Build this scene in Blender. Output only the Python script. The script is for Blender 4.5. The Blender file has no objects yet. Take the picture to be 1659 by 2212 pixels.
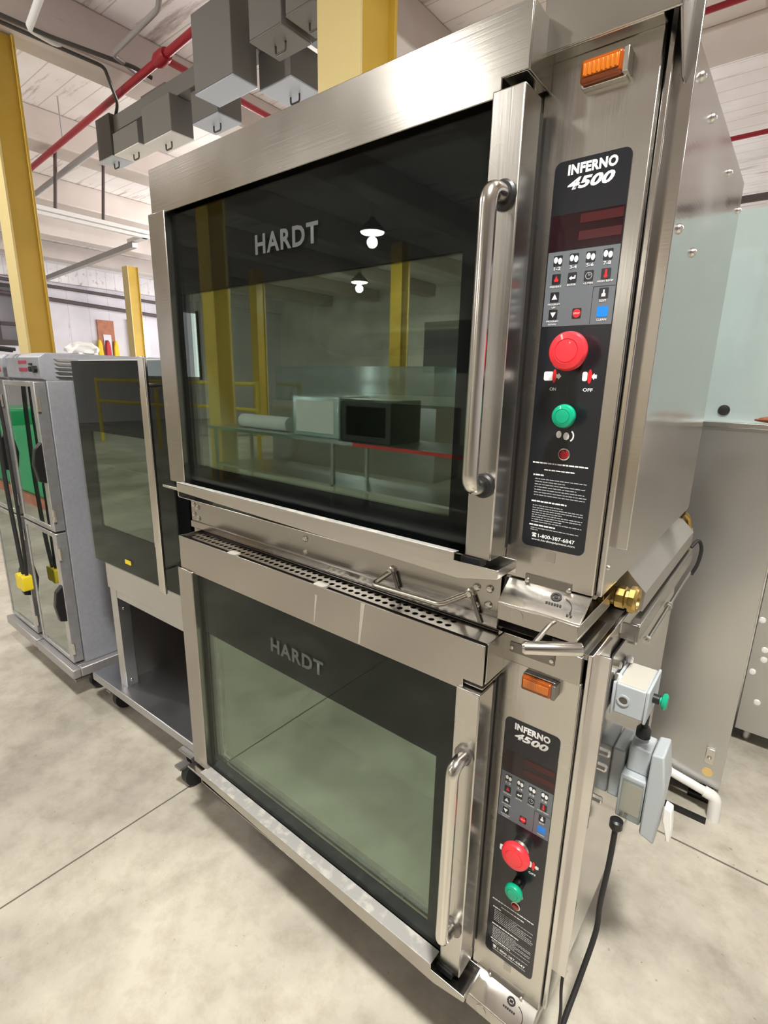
import bpy, bmesh, math, random
from mathutils import Vector, Matrix
random.seed(7)
C = bpy.context.scene.collection
SC = bpy.context.scene

# ------------------------------------------------------------------ camera, world, lights
cam_d = bpy.data.cameras.new('camera')
cam = bpy.data.objects.new('camera', cam_d); C.objects.link(cam)
cam.location = (1.29868, -0.88674, 1.63301)
cam.rotation_euler = (1.318963, -0.0194413, 0.673803)
cam_d.sensor_fit = 'VERTICAL'; cam_d.sensor_height = 36.0; cam_d.lens = 1110.69 * 36.0 / 2212.0
cam_d.clip_start = 0.02; cam_d.clip_end = 100
SC.camera = cam
SC.view_settings.view_transform = 'Standard'; SC.view_settings.look = 'None'
SC.view_settings.gamma = 1.0; SC.view_settings.use_curve_mapping = False
SC.view_settings.exposure = 0.0
w = bpy.data.worlds.new('world'); SC.world = w; w.use_nodes = True
w.node_tree.nodes['Background'].inputs[0].default_value = (.75, .85, 1, 1)
w.node_tree.nodes['Background'].inputs[1].default_value = 0.6
# high-bay lamps of the hall, plus unseen ones added for brightness: (x, y, power)
LAMPS = [(1.70, -1.15, 215, .10), (-1.7, -3.8, 16, .6), (-5.3, -7.1, 90, .15), (-8.76, -10.67, 180, .15), (-4.4, -1.1, 8, 18),
         (4.0, 3.4, 40, 1.2), (-11.5, -3.0, 50, .3), (-3.0, -13.0, 70, .3), (5.5, 8.0, 50, 1.5), (-5.0, 5.5, 60, 4), (-8.4, 6.2, 50, 4)]
WIN = 2.4      # glow of the added back wall panels and the left wall window
LAMP_Z = 4.2

# ------------------------------------------------------------------ helpers
MATS = {}
def mat(name, color, rough=.5, metal=0., spec=.5, emit=None, coat=0.):
    if name in MATS: return MATS[name]
    m = bpy.data.materials.new(name); m.use_nodes = True
    b = m.node_tree.nodes['Principled BSDF']
    b.inputs['Base Color'].default_value = (*color, 1); b.inputs['Roughness'].default_value = rough
    b.inputs['Metallic'].default_value = metal; b.inputs['Specular IOR Level'].default_value = spec
    b.inputs['Coat Weight'].default_value = coat
    if emit:
        b.inputs['Emission Color'].default_value = (*emit[0], 1); b.inputs['Emission Strength'].default_value = emit[1]
    MATS[name] = m; return m
def nd(m, t, **k):
    n = m.node_tree.nodes.new(t)
    for a, v in k.items(): setattr(n, a, v)
    return n
def lk(m, a, b): m.node_tree.links.new(a, b)
def ramp(m, fac, stops):
    r = nd(m, 'ShaderNodeValToRGB'); e = r.color_ramp.elements
    while len(e) < len(stops): e.new(.5)
    for el, (p, c) in zip(e, stops): el.position = p; el.color = (*c, 1) if len(c) == 3 else c
    lk(m, fac, r.inputs[0]); return r.outputs[0]
def noise(m, scale, detail=4, vec=None, mscale=(1, 1, 1), rough=.5):
    tc = nd(m, 'ShaderNodeTexCoord'); mp = nd(m, 'ShaderNodeMapping'); mp.inputs['Scale'].default_value = mscale
    lk(m, tc.outputs['Object'], mp.inputs[0])
    n = nd(m, 'ShaderNodeTexNoise'); n.inputs['Scale'].default_value = scale; n.inputs['Detail'].default_value = detail
    n.inputs['Roughness'].default_value = rough
    lk(m, mp.outputs[0], n.inputs['Vector']); return n.outputs['Fac']
def steel(name, color, rough=.25, grain=(3, 3, 260), wob=.25, gs=.12, smudge=.05):
    """brushed stainless: grain bump, faint sheet waviness, smudgy roughness"""
    m = mat(name, color, rough, 1.0); b = m.node_tree.nodes['Principled BSDF']
    n2 = noise(m, 5, 2)
    mr = nd(m, 'ShaderNodeMapRange'); mr.inputs['From Min'].default_value = .3; mr.inputs['From Max'].default_value = .7
    mr.inputs['To Min'].default_value = rough - smudge * .5; mr.inputs['To Max'].default_value = rough + smudge
    lk(m, n2, mr.inputs[0]); lk(m, mr.outputs[0], b.inputs['Roughness'])
    g = noise(m, 1, 2, mscale=grain); wv = noise(m, 3.5, 1)
    b1 = nd(m, 'ShaderNodeBump'); b1.inputs['Strength'].default_value = gs; b1.inputs['Distance'].default_value = .001
    b2 = nd(m, 'ShaderNodeBump'); b2.inputs['Strength'].default_value = wob; b2.inputs['Distance'].default_value = .006
    lk(m, wv, b2.inputs['Height']); lk(m, g, b1.inputs['Height']); lk(m, b2.outputs[0], b1.inputs['Normal'])
    lk(m, b1.outputs[0], b.inputs['Normal'])
    return m
def speckle(name, c1, c2, scale=30, rough=.5, metal=0., p=(.35, .65), bump=0.):
    m = mat(name, c1, rough, metal); b = m.node_tree.nodes['Principled BSDF']
    n = noise(m, scale, 5); lk(m, ramp(m, n, [(p[0], c1), (p[1], c2)]), b.inputs['Base Color'])
    if bump:
        bp = nd(m, 'ShaderNodeBump'); bp.inputs['Strength'].default_value = bump; bp.inputs['Distance'].default_value = .01
        lk(m, n, bp.inputs['Height']); lk(m, bp.outputs[0], b.inputs['Normal'])
    return m
def thin_glass(name, tint, ior=1.6, rough=0.0, extra=0.0):
    m = bpy.data.materials.new(name); m.use_nodes = True; m.node_tree.nodes.clear()
    o = nd(m, 'ShaderNodeOutputMaterial'); mx = nd(m, 'ShaderNodeMixShader')
    t = nd(m, 'ShaderNodeBsdfTransparent'); t.inputs[0].default_value = (*tint, 1)
    g = nd(m, 'ShaderNodeBsdfGlossy'); g.inputs['Roughness'].default_value = rough; g.inputs[0].default_value = (.95, 1, .97, 1)
    # Schlick reflectance, the same from either face of the thin pane
    ge = nd(m, 'ShaderNodeNewGeometry'); dt = nd(m, 'ShaderNodeVectorMath', operation='DOT_PRODUCT')
    lk(m, ge.outputs['Incoming'], dt.inputs[0]); lk(m, ge.outputs['Normal'], dt.inputs[1])
    ab = nd(m, 'ShaderNodeMath', operation='ABSOLUTE'); lk(m, dt.outputs['Value'], ab.inputs[0])
    om = nd(m, 'ShaderNodeMath', operation='SUBTRACT'); om.inputs[0].default_value = 1; lk(m, ab.outputs[0], om.inputs[1])
    pw = nd(m, 'ShaderNodeMath', operation='POWER'); lk(m, om.outputs[0], pw.inputs[0]); pw.inputs[1].default_value = 5
    f0 = ((ior - 1) / (ior + 1)) ** 2 + extra
    ad = nd(m, 'ShaderNodeMath', operation='MULTIPLY_ADD'); lk(m, pw.outputs[0], ad.inputs[0]); ad.inputs[1].default_value = (1 - f0) * .6; ad.inputs[2].default_value = f0
    lk(m, ad.outputs[0], mx.inputs[0])
    lk(m, t.outputs[0], mx.inputs[1]); lk(m, g.outputs[0], mx.inputs[2]); lk(m, mx.outputs[0], o.inputs[0])
    MATS[name] = m; return m

class MB:
    """collects shapes, builds ONE mesh object"""
    def __init__(s, dz=0.): s.bm = bmesh.new(); s.dz = dz
    def face(s, vs):
        try: return s.bm.faces.new(vs)
        except ValueError: return None
    def v(s, p): return s.bm.verts.new((p[0], p[1], p[2] + s.dz))
    def box(s, x0, x1, y0, y1, z0, z1):
        V = [s.v((x, y, z)) for x in (x0, x1) for y in (y0, y1) for z in (z0, z1)]
        for f in ((0, 1, 3, 2), (4, 6, 7, 5), (0, 4, 5, 1), (2, 3, 7, 6), (0, 2, 6, 4), (1, 5, 7, 3)): s.face([V[i] for i in f])
        return s
    def prism(s, pts, a0, a1, ax='y'):
        def P(u, w, a): return {'y': (u, a, w), 'x': (a, u, w), 'z': (u, w, a)}[ax]
        A = [s.v(P(u, w, a0)) for u, w in pts]; B = [s.v(P(u, w, a1)) for u, w in pts]; n = len(pts)
        s.face(A); s.face(B[::-1])
        for i in range(n): s.face([A[i], B[i], B[(i + 1) % n], A[(i + 1) % n]])
        return s
    def tube(s, pts, r, n=12, caps=True, radii=None):
        pts = [Vector(p) for p in pts]; rings = []; up = None
        for i, p in enumerate(pts):
            d = (pts[min(i + 1, len(pts) - 1)] - pts[max(i - 1, 0)]).normalized()
            if up is None:
                up = d.orthogonal().normalized()
            else:
                up = (up - d * up.dot(d)); up = up.normalized() if up.length > 1e-6 else d.orthogonal().normalized()
            sd = d.cross(up); rr = radii[i] if radii else r
            rings.append([s.v(p + (up * math.cos(t) + sd * math.sin(t)) * rr) for t in [2 * math.pi * k / n for k in range(n)]])
        for a, b in zip(rings, rings[1:]):
            for k in range(n): s.face([a[k], a[(k + 1) % n], b[(k + 1) % n], b[k]])
        if caps: s.face(rings[0][::-1]); s.face(rings[-1])
        return s
    def cyl(s, p0, p1, r, n=20, r2=None): return s.tube([p0, p1], r, n, True, [r, r if r2 is None else r2])
    def lathe(s, prof, c, d, n=28):
        d = Vector(d).normalized(); c = Vector(c)
        return s.tube_rings([(c + d * h, r) for r, h in prof], d, n)
    def tube_rings(s, pr, d, n):
        up = d.orthogonal().normalized(); sd = d.cross(up); rings = []
        for p, r in pr:
            rings.append([s.v(p)] if r < 1e-6 else [s.v(p + (up * math.cos(2 * math.pi * k / n) + sd * math.sin(2 * math.pi * k / n)) * r) for k in range(n)])
        for a, b in zip(rings, rings[1:]):
            for k in range(n):
                q = [a[k % len(a)], a[(k + 1) % len(a)], b[(k + 1) % len(b)], b[k % len(b)]]
                u = []
                for x in q:
                    if x not in u: u.append(x)
                if len(u) > 2: s.face(u)
        if len(rings[0]) > 1: s.face(rings[0][::-1])
        if len(rings[-1]) > 1: s.face(rings[-1])
        return s
    def build(s, name, m, parent=None, bevel=0., smooth=True, ang=35):
        bmesh.ops.recalc_face_normals(s.bm, faces=s.bm.faces[:])
        me = bpy.data.meshes.new(name); s.bm.to_mesh(me); s.bm.free()
        return link(name, me, m, parent, bevel, smooth, ang)
def link(name, me, m, parent=None, bevel=0., smooth=True, ang=35):
    if isinstance(m, str): m = MATS[m]
    me.materials.clear(); me.materials.append(m)
    o = bpy.data.objects.new(name, me); C.objects.link(o)
    if parent: o.parent = parent
    if smooth:
        me.polygons.foreach_set('use_smooth', [True] * len(me.polygons)); me.set_sharp_from_angle(angle=math.radians(ang))
    if bevel:
        b = o.modifiers.new('bevel', 'BEVEL'); b.width = bevel; b.segments = 2; b.limit_method = 'ANGLE'; b.harden_normals = False
    return o
def arc_path(pts, rad, seg=6):
    """polyline with rounded corners"""
    pts = [Vector(p) for p in pts]; out = [pts[0]]
    for a, b, c in zip(pts, pts[1:], pts[2:]):
        u = (a - b); w_ = (c - b); r = min(rad, u.length * .49, w_.length * .49)
        p0 = b + u.normalized() * r; p1 = b + w_.normalized() * r
        for k in range(seg + 1):
            t = k / seg; out.append(p0 * (1 - t) ** 2 + b * 2 * t * (1 - t) + p1 * t * t)
    out.append(pts[-1]); return out
def spline(pts, seg=8):
    P = [Vector(p) for p in pts]; P = [P[0] * 2 - P[1]] + P + [P[-1] * 2 - P[-2]]; out = []
    for i in range(1, len(P) - 2):
        for k in range(seg):
            t = k / seg
            out.append(.5 * ((2 * P[i]) + (P[i + 1] - P[i - 1]) * t + (2 * P[i - 1] - 5 * P[i] + 4 * P[i + 1] - P[i + 2]) * t * t + (3 * P[i] - P[i - 1] - 3 * P[i + 1] + P[i + 2]) * t ** 3))
    out.append(P[-2]); return out
def rrect(x0, x1, z0, z1, r, n=5):
    out = []
    for cx, cz, a0 in ((x1 - r, z1 - r, 0), (x0 + r, z1 - r, 90), (x0 + r, z0 + r, 180), (x1 - r, z0 + r, 270)):
        for k in range(n + 1):
            a = math.radians(a0 + 90 * k / n); out.append((cx + r * math.cos(a), cz + r * math.sin(a)))
    return out
def tag(o, label, cat, group=None):
    o['label'] = label; o['category'] = cat
    if group: o['group'] = group
    return o
def thing(name, label, cat, loc=(0, 0, 0), rz=0., group=None):
    o = bpy.data.objects.new(name, None); C.objects.link(o); o.empty_display_size = .05
    o.location = loc; o.rotation_euler = (0, 0, rz); return tag(o, label, cat, group)
def struct(o): o['kind'] = 'structure'; return o
def copy_tree(o, parent=None):
    c = o.copy(); C.objects.link(c)
    if parent: c.parent = parent
    for ch in list(o.children): copy_tree(ch, c)
    return c
def text_mesh(body, x0, x1, z0, z1, y, shear=0., fat=0., dz=0., spacing=1.):
    """lettering on a plane facing -y, fitted to a rectangle"""
    cu = bpy.data.curves.new('t', 'FONT'); cu.body = body; cu.size = 1; cu.shear = shear; cu.offset = fat; cu.space_character = spacing
    cu.fill_mode = 'FRONT'; cu.resolution_u = 3
    o = bpy.data.objects.new('t', cu); C.objects.link(o)
    dg = bpy.context.evaluated_depsgraph_get(); me = bpy.data.meshes.new_from_object(o.evaluated_get(dg))
    bpy.data.objects.remove(o); bpy.data.curves.remove(cu)
    xs = [v.co.x for v in me.vertices]; ys = [v.co.y for v in me.vertices]
    sx = (x1 - x0) / (max(xs) - min(xs)); sz = (z1 - z0) / (max(ys) - min(ys)); mx, my = min(xs), min(ys)
    for v in me.vertices: v.co = Vector((x0 + (v.co.x - mx) * sx, y, z0 + (v.co.y - my) * sz + dz))
    return me
def text(name, body, rect, y, m, parent, dz=0., **k): return link(name, text_mesh(body, *rect, y, dz=dz, **k), m, parent, smooth=False)

# ------------------------------------------------------------------ materials
steel('steel_front', (.45, .43, .40), .23, (3, 3, 260))
steel('steel_panel', (.57, .55, .52), .24, (260, 260, 3), wob=.2)
steel('steel_side', (.62, .60, .585), .16, (3, 3, 200), wob=.5, gs=.05, smudge=.06)
steel('steel_bright', (.72, .70, .67), .2, (3, 3, 150), wob=.15)
steel('steel_dull', (.48, .46, .43), .38, (120, 3, 120))
speckle('steel_liner', (.62, .61, .55), (.53, .52, .47), 5, .45, .25)
steel('steel_shelf', (.52, .53, .56), .34, (150, 150, 3))
steel('steel_far', (.58, .58, .58), .3, (200, 200, 2), wob=.6)
mat('chrome', (.75, .74, .72), .1, 1); mat('handle_steel', (.66, .64, .60), .2, 1)
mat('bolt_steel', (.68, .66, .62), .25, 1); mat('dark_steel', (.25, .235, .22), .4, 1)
mat('black_glass', (.004, .0045, .006), .8, 0, .05); mat('black_plastic', (.012, .012, .013), .4)
mat('black_label', (.012, .013, .017), .22); mat('rubber', (.015, .015, .015), .6)
mat('letter_grey', (.075, .08, .08), .5); mat('letter_white', (.85, .85, .85), .5); mat('text_grey', (.42, .42, .44), .6)
mat('keypad_grey', (.135, .15, .17), .4); mat('display_red', (.018, .006, .008), .1); mat('display_bar', (.05, .006, .008), .2)
mat('button_red', (.85, .035, .05), .35, coat=.2); mat('button_green', (0, .36, .20), .35, coat=.2); mat('ind_red', (.35, .0, .01), .15, coat=.5)
mat('icon_red', (.75, .02, .03), .4); mat('icon_blue', (.01, .22, .75), .35)
mat('amber', (.48, .125, .006), .18, coat=.6); mat('amber_dark', (.27, .05, .002), .2, coat=.4)
speckle('brass', (.62, .44, .14), (.38, .25, .08), 40, .35, 1.)
mat('dried_drip', (.42, .40, .33), .6); speckle('flange_dirt', (.60, .58, .54), (.42, .41, .40), 35, .55, .25, (.35, .5)); mat('pvc', (.85, .84, .82), .35); mat('grey_box', (.43, .47, .50), .5); mat('label_paper', (.46, .44, .39), .6)
mat('yellow_plug', (.85, .66, .02), .45); mat('seal_yellow', (.75, .52, .2), .5)
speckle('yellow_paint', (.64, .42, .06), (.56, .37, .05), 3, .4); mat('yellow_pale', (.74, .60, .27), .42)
mat('yellow_rail', (.75, .55, .05), .4)
mat('elec_grey', (.17, .165, .155), .55); mat('elec_pale', (.50, .56, .68), .35); mat('elec_dark', (.07, .065, .06), .5)
mat('white_paint', (.78, .77, .78), .5); mat('pipe_red', (.34, .012, .025), .4); mat('conduit', (.42, .41, .42), .4, .6)
mat('cable', (.06, .055, .05), .5); mat('dark_bar', (.10, .075, .075), .6)
speckle('cab_grey', (.46, .475, .53), (.42, .435, .49), 60, .42, .45)
speckle('cab_light', (.55, .55, .56), (.48, .48, .49), 40, .3, .7); mat('red_label', (.42, .03, .07), .4); mat('bag_white', (.82, .80, .78), .5); mat('caster_grey', (.35, .34, .33), .4, .8)
speckle('rust_leaf', (.30, .09, .04), (.16, .05, .03), 60, .8)
speckle('brick_orange', (.55, .23, .14), (.42, .17, .10), 6, .8); mat('vest_yellow', (.9, .62, .02), .6); mat('vest_red', (.55, .03, .05), .6)
mat('green_wrap', (.03, .42, .16), .3); mat('table_white', (.75, .74, .72), .4); mat('red_edge', (.6, .04, .04), .4)
mat('pale_sheet', (.60, .72, .72), .14, .55); mat('daylight', (1, 1, 1), 1, emit=((.86, .92, 1), 9)); mat('window_pane', (.16, .15, .16), .2)
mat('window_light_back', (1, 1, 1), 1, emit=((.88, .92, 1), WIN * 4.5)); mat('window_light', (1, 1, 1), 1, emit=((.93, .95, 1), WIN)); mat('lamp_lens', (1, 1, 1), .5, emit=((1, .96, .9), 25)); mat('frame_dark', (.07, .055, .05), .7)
thin_glass('door_glass', (.88, .92, .89), 1.34); thin_glass('inner_glass', (.80, .84, .78), 1.5, 0, .16)
thin_glass('cab_glass', (.35, .37, .36), 2.0, 0.0, .30); thin_glass('clear_plastic', (.85, .86, .84), 1.45, .1)
thin_glass('pale_plastic', (.7, .75, .78), 1.5, .1, .25)

def floor_material():
    m = mat('concrete', (.5, .46, .4), .55); b = m.node_tree.nodes['Principled BSDF']
    n1 = noise(m, 1.3, 8, rough=.62); n2 = noise(m, 9, 6, rough=.7); n3 = noise(m, 45, 3)
    base = ramp(m, n1, [(.30, (.31, .285, .245)), (.46, (.475, .44, .37)), (.60, (.62, .58, .49))])
    mx = nd(m, 'ShaderNodeMixRGB', blend_type='MULTIPLY'); mx.inputs[0].default_value = .75
    lk(m, base, mx.inputs[1]); lk(m, ramp(m, n2, [(.32, (.72, .69, .66)), (.55, (1, 1, 1))]), mx.inputs[2])
    mx2 = nd(m, 'ShaderNodeMixRGB', blend_type='MULTIPLY'); mx2.inputs[0].default_value = .8
    lk(m, mx.outputs[0], mx2.inputs[1]); lk(m, ramp(m, n3, [(.22, (.35, .3, .26)), (.30, (1, 1, 1))]), mx2.inputs[2])
    tc = nd(m, 'ShaderNodeTexCoord'); sp = nd(m, 'ShaderNodeSeparateXYZ'); lk(m, tc.outputs['Object'], sp.inputs[0])
    def joint(sock, off, per, wd, wob):
        # sawn expansion joints filled with dirt
        a = nd(m, 'ShaderNodeMath', operation='ADD'); a.inputs[1].default_value = -off + per * 50 + per * .5; lk(m, sock, a.inputs[0])
        s_ = nd(m, 'ShaderNodeMath', operation='MULTIPLY_ADD'); lk(m, n2, s_.inputs[0]); s_.inputs[1].default_value = wob; lk(m, a.outputs[0], s_.inputs[2])
        md = nd(m, 'ShaderNodeMath', operation='MODULO'); lk(m, s_.outputs[0], md.inputs[0]); md.inputs[1].default_value = per
        sb = nd(m, 'ShaderNodeMath', operation='SUBTRACT'); lk(m, md.outputs[0], sb.inputs[0]); sb.inputs[1].default_value = per * .5
        ab = nd(m, 'ShaderNodeMath', operation='ABSOLUTE'); lk(m, sb.outputs[0], ab.inputs[0])
        lt = nd(m, 'ShaderNodeMath', operation='LESS_THAN'); lk(m, ab.outputs[0], lt.inputs[0]); lt.inputs[1].default_value = wd
        return lt.outputs[0]
    j = nd(m, 'ShaderNodeMath', operation='MAXIMUM'); lk(m, joint(sp.outputs[0], -.40, 3.6, .0035, .004), j.inputs[0]); lk(m, joint(sp.outputs[1], 1.02, 3.6, .004, .004), j.inputs[1])
    mx3 = nd(m, 'ShaderNodeMixRGB'); lk(m, j.outputs[0], mx3.inputs[0]); lk(m, mx2.outputs[0], mx3.inputs[1]); mx3.inputs[2].default_value = (.13, .11, .09, 1)
    lk(m, mx3.outputs[0], b.inputs['Base Color'])
    lk(m, ramp(m, n2, [(.3, (.4,) * 3), (.7, (.65,) * 3)]), b.inputs['Roughness'])
    bp = nd(m, 'ShaderNodeBump'); bp.inputs['Strength'].default_value = .12; bp.inputs['Distance'].default_value = .01
    lk(m, n3, bp.inputs['Height']); lk(m, bp.outputs[0], b.inputs['Normal'])
floor_material()
def plank_material(name, c_hi, c_lo, pitch, axis, dirt=(.25, .19, .16), amount=.42):
    """painted boards / blocks with dark seams and flaking spots"""
    m = mat(name, c_hi, .6); b = m.node_tree.nodes['Principled BSDF']
    n1 = noise(m, 1.1, 6); st = [.25, .25, .25]; 
    k = {'x': (.35, 3, 3), 'y': (3, .35, 3), 'z': (3, 3, .35)}[axis if axis != 'zz' else 'z']
    n2 = noise(m, 2.2, 8, mscale=k, rough=.68)
    base = ramp(m, n1, [(.35, c_lo), (.6, c_hi)])
    fl = ramp(m, n2, [(.28, dirt), (amount - .04, c_lo), (amount, (1, 1, 1))])
    mx = nd(m, 'ShaderNodeMixRGB', blend_type='MULTIPLY'); mx.inputs[0].default_value = .85
    lk(m, base, mx.inputs[1]); lk(m, fl, mx.inputs[2])
    tc = nd(m, 'ShaderNodeTexCoord'); sp = nd(m, 'ShaderNodeSeparateXYZ'); lk(m, tc.outputs['Object'], sp.inputs[0])
    src = {'x': 1, 'y': 0, 'z': 1, 'zz': 0}[axis]
    a = nd(m, 'ShaderNodeMath', operation='ADD'); lk(m, sp.outputs[src], a.inputs[0]); a.inputs[1].default_value = 60
    md = nd(m, 'ShaderNodeMath', operation='MODULO'); lk(m, a.outputs[0], md.inputs[0]); md.inputs[1].default_value = pitch
    lt = nd(m, 'ShaderNodeMath', operation='LESS_THAN'); lk(m, md.outputs[0], lt.inputs[0]); lt.inputs[1].default_value = .012
    mm = nd(m, 'ShaderNodeMath', operation='MULTIPLY'); lk(m, lt.outputs[0], mm.inputs[0]); mm.inputs[1].default_value = .45
    mx3 = nd(m, 'ShaderNodeMixRGB'); lk(m, mm.outputs[0], mx3.inputs[0]); lk(m, mx.outputs[0], mx3.inputs[1]); mx3.inputs[2].default_value = (*dirt, 1)
    lk(m, mx3.outputs[0], b.inputs['Base Color'])
plank_material('deck', (.86, .82, .83), (.74, .69, .68), .28, 'x', amount=.43)
plank_material('soffit', (.60, .53, .50), (.52, .455, .42), 3.0, 'y', amount=.34)
plank_material('block_wall', (.80, .76, .80), (.72, .68, .71), .62, 'z', amount=.34)
plank_material('block_wall_far', (.78, .75, .68), (.60, .58, .52), .7, 'zz', amount=.38)

# ------------------------------------------------------------------ the hall
X0, X1, Y0, Y1, ZD = -17.2, 9.0, -15.0, 12.5, 4.8
struct(MB().box(X0, X1, Y0, Y1, -.1, 0).build('floor', 'concrete'))
struct(MB().box(X0, X1, Y0, Y1, ZD, ZD + .1).build('ceiling', 'deck'))
struct(MB().box(X0 - .2, X0, Y0, Y1, 0, ZD).build('wall_left', 'block_wall'))
struct(MB().box(X1, X1 + .2, Y0, Y1, 0, ZD).build('wall_right', 'block_wall'))
struct(MB().box(X0, X1, Y1, Y1 + .2, 0, ZD).build('wall_back', 'block_wall_far'))
struct(MB().box(X0, X1, Y0 - .2, Y0, 0, ZD).build('wall_front', 'block_wall_far'))
n = 0
for xb in (-14.4, -12.0, -9.55, -7.1, -4.72, -2.3, .15, 2.6, 5.05, 7.5):
    n += 1; struct(MB().box(xb, xb + .44, Y0, Y1 if xb < -3 else 4.6, 4.42, ZD).build('trim_%d' % n, 'soffit', bevel=.02))
n += 1; struct(MB().box(-1.9, X1, 4.6, 5.2, 4.40, 4.80).build('trim_%d' % n, 'soffit', bevel=.02))
n += 1; struct(MB().box(X0 + .002, X0 + .25, Y0, Y1, 4.30, ZD).build('trim_%d' % n, 'deck'))

for i, (ya, yb) in enumerate(((-14.2, -10.4), (-10.0, -6.2))):
    wd = struct(MB().box(X1 - .02, X1 - .004, ya, yb, 2.6, 4.2).build('window_%d' % (4 + i), 'window_pane')); s = MB()
    for k in range(5): yy = ya + (yb - ya) * k / 4; s.box(X1 - .07, X1 - .02, yy - .03, yy + .03, 2.6, 4.2)
    for zz in (2.6, 3.4, 4.2): s.box(X1 - .07, X1 - .02, ya, yb, zz - .03, zz + .03)
    s.build('window_frame', 'frame_dark', wd)

for i, (xa, xb) in enumerate(((-15.0, -11.0), (-10.4, -6.4), (-5.8, -1.8))):  # glowing window panels added unseen on the back wall to light the ceiling
    wd = struct(MB().box(xa, xb, Y1 - .02, Y1 - .004, 1.9, 4.2).build('window_%d' % (6 + i), 'window_light_back')); s = MB()
    for k in range(5): xx = xa + (xb - xa) * k / 4; s.box(xx - .03, xx + .03, Y1 - .07, Y1 - .02, 1.9, 4.2)
    for zz in (1.9, 3.05, 4.2): s.box(xa, xb, Y1 - .07, Y1 - .02, zz - .03, zz + .03)
    s.build('window_frame', 'frame_dark', wd)
wd = struct(MB().box(X0 + .004, X0 + .02, -10.9, -10.1, 1.6, 3.9).build('window_9', 'window_light')); s = MB(); s.box(X0 + .004, X0 + .06, -11.0, -10.9, 1.5, 4.0); s.box(X0 + .004, X0 + .06, -10.1, -10.0, 1.5, 4.0); s.build('window_frame', 'frame_dark', wd)

def column(x, y, label, sx=.30, sy=.30, group='yellow columns holding the roof'):
    """steel H column: corner (x, y) is its front right one"""
    t = thing('steel_column', label, 'column', (x - sx / 2, y + sy / 2, 0), 0, group)
    f = .022
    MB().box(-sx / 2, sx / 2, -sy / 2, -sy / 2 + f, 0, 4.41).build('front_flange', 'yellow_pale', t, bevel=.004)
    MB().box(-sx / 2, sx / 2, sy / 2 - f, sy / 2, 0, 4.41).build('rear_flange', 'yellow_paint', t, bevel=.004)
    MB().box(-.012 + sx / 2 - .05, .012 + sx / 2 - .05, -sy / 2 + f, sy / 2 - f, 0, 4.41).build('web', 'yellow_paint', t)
    MB().box(-sx / 2 - .05, sx / 2 + .05, -sy / 2 - .05, sy / 2 + .05, 0, .02).build('base_plate', 'yellow_paint', t)
    return t

# lamps
def lamp(x, y, p, up, label):
    t = thing('high_bay_lamp', label, 'lamp', (x, y, LAMP_Z), 0, 'round ceiling lamps of the hall')
    MB().lathe([(.05, .25), (.06, .2), (.11, .17), (.24, .03), (.25, 0), (.235, .0), (.10, .15), (0, .16)], (0, 0, 0), (0, 0, 1)).build('reflector', 'elec_grey', t)
    MB().lathe([(0, .012), (.22, .012), (.22, .016), (0, .016)], (0, 0, 0), (0, 0, 1)).build('lens', 'lamp_lens', t)
    MB().cyl((0, 0, .25), (0, 0, ZD - LAMP_Z), .008, 8).build('hanging_rod', 'conduit', t)
    L = bpy.data.lights.new('lamp_light', 'AREA'); L.shape = 'DISK'; L.size = .40; L.energy = p; L.color = (1, .975, .90)
    lo = bpy.data.objects.new('lamp_light', L); C.objects.link(lo); lo.parent = t; lo.location = (0, 0, -.01)
    # point light added below the reflector to brighten the ceiling
    U = bpy.data.lights.new('lamp_sidelight', 'POINT'); U.shadow_soft_size = .10; U.energy = p * up; U.color = (1, .97, .93)
    uo = bpy.data.objects.new('lamp_sidelight', U); C.objects.link(uo); uo.parent = t; uo.location = (0, 0, -.16)
LAMP_TXT = ['over the stacked ovens', 'in front of the stacked ovens', 'mirrored as the upper bright dot in the upper oven glass', 'mirrored as the lower bright dot in the upper oven glass',
            'over the holding cabinets', 'behind the stainless cabinet', 'near the left wall', 'near the front wall', 'in the back right corner', 'behind the ovens beside the red branch pipe', 'behind the ovens toward the far left wall']
for (x, y, p, up), tx in zip(LAMPS, LAMP_TXT): lamp(x, y, p, up, 'round metal ceiling lamp hanging ' + tx)

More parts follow.
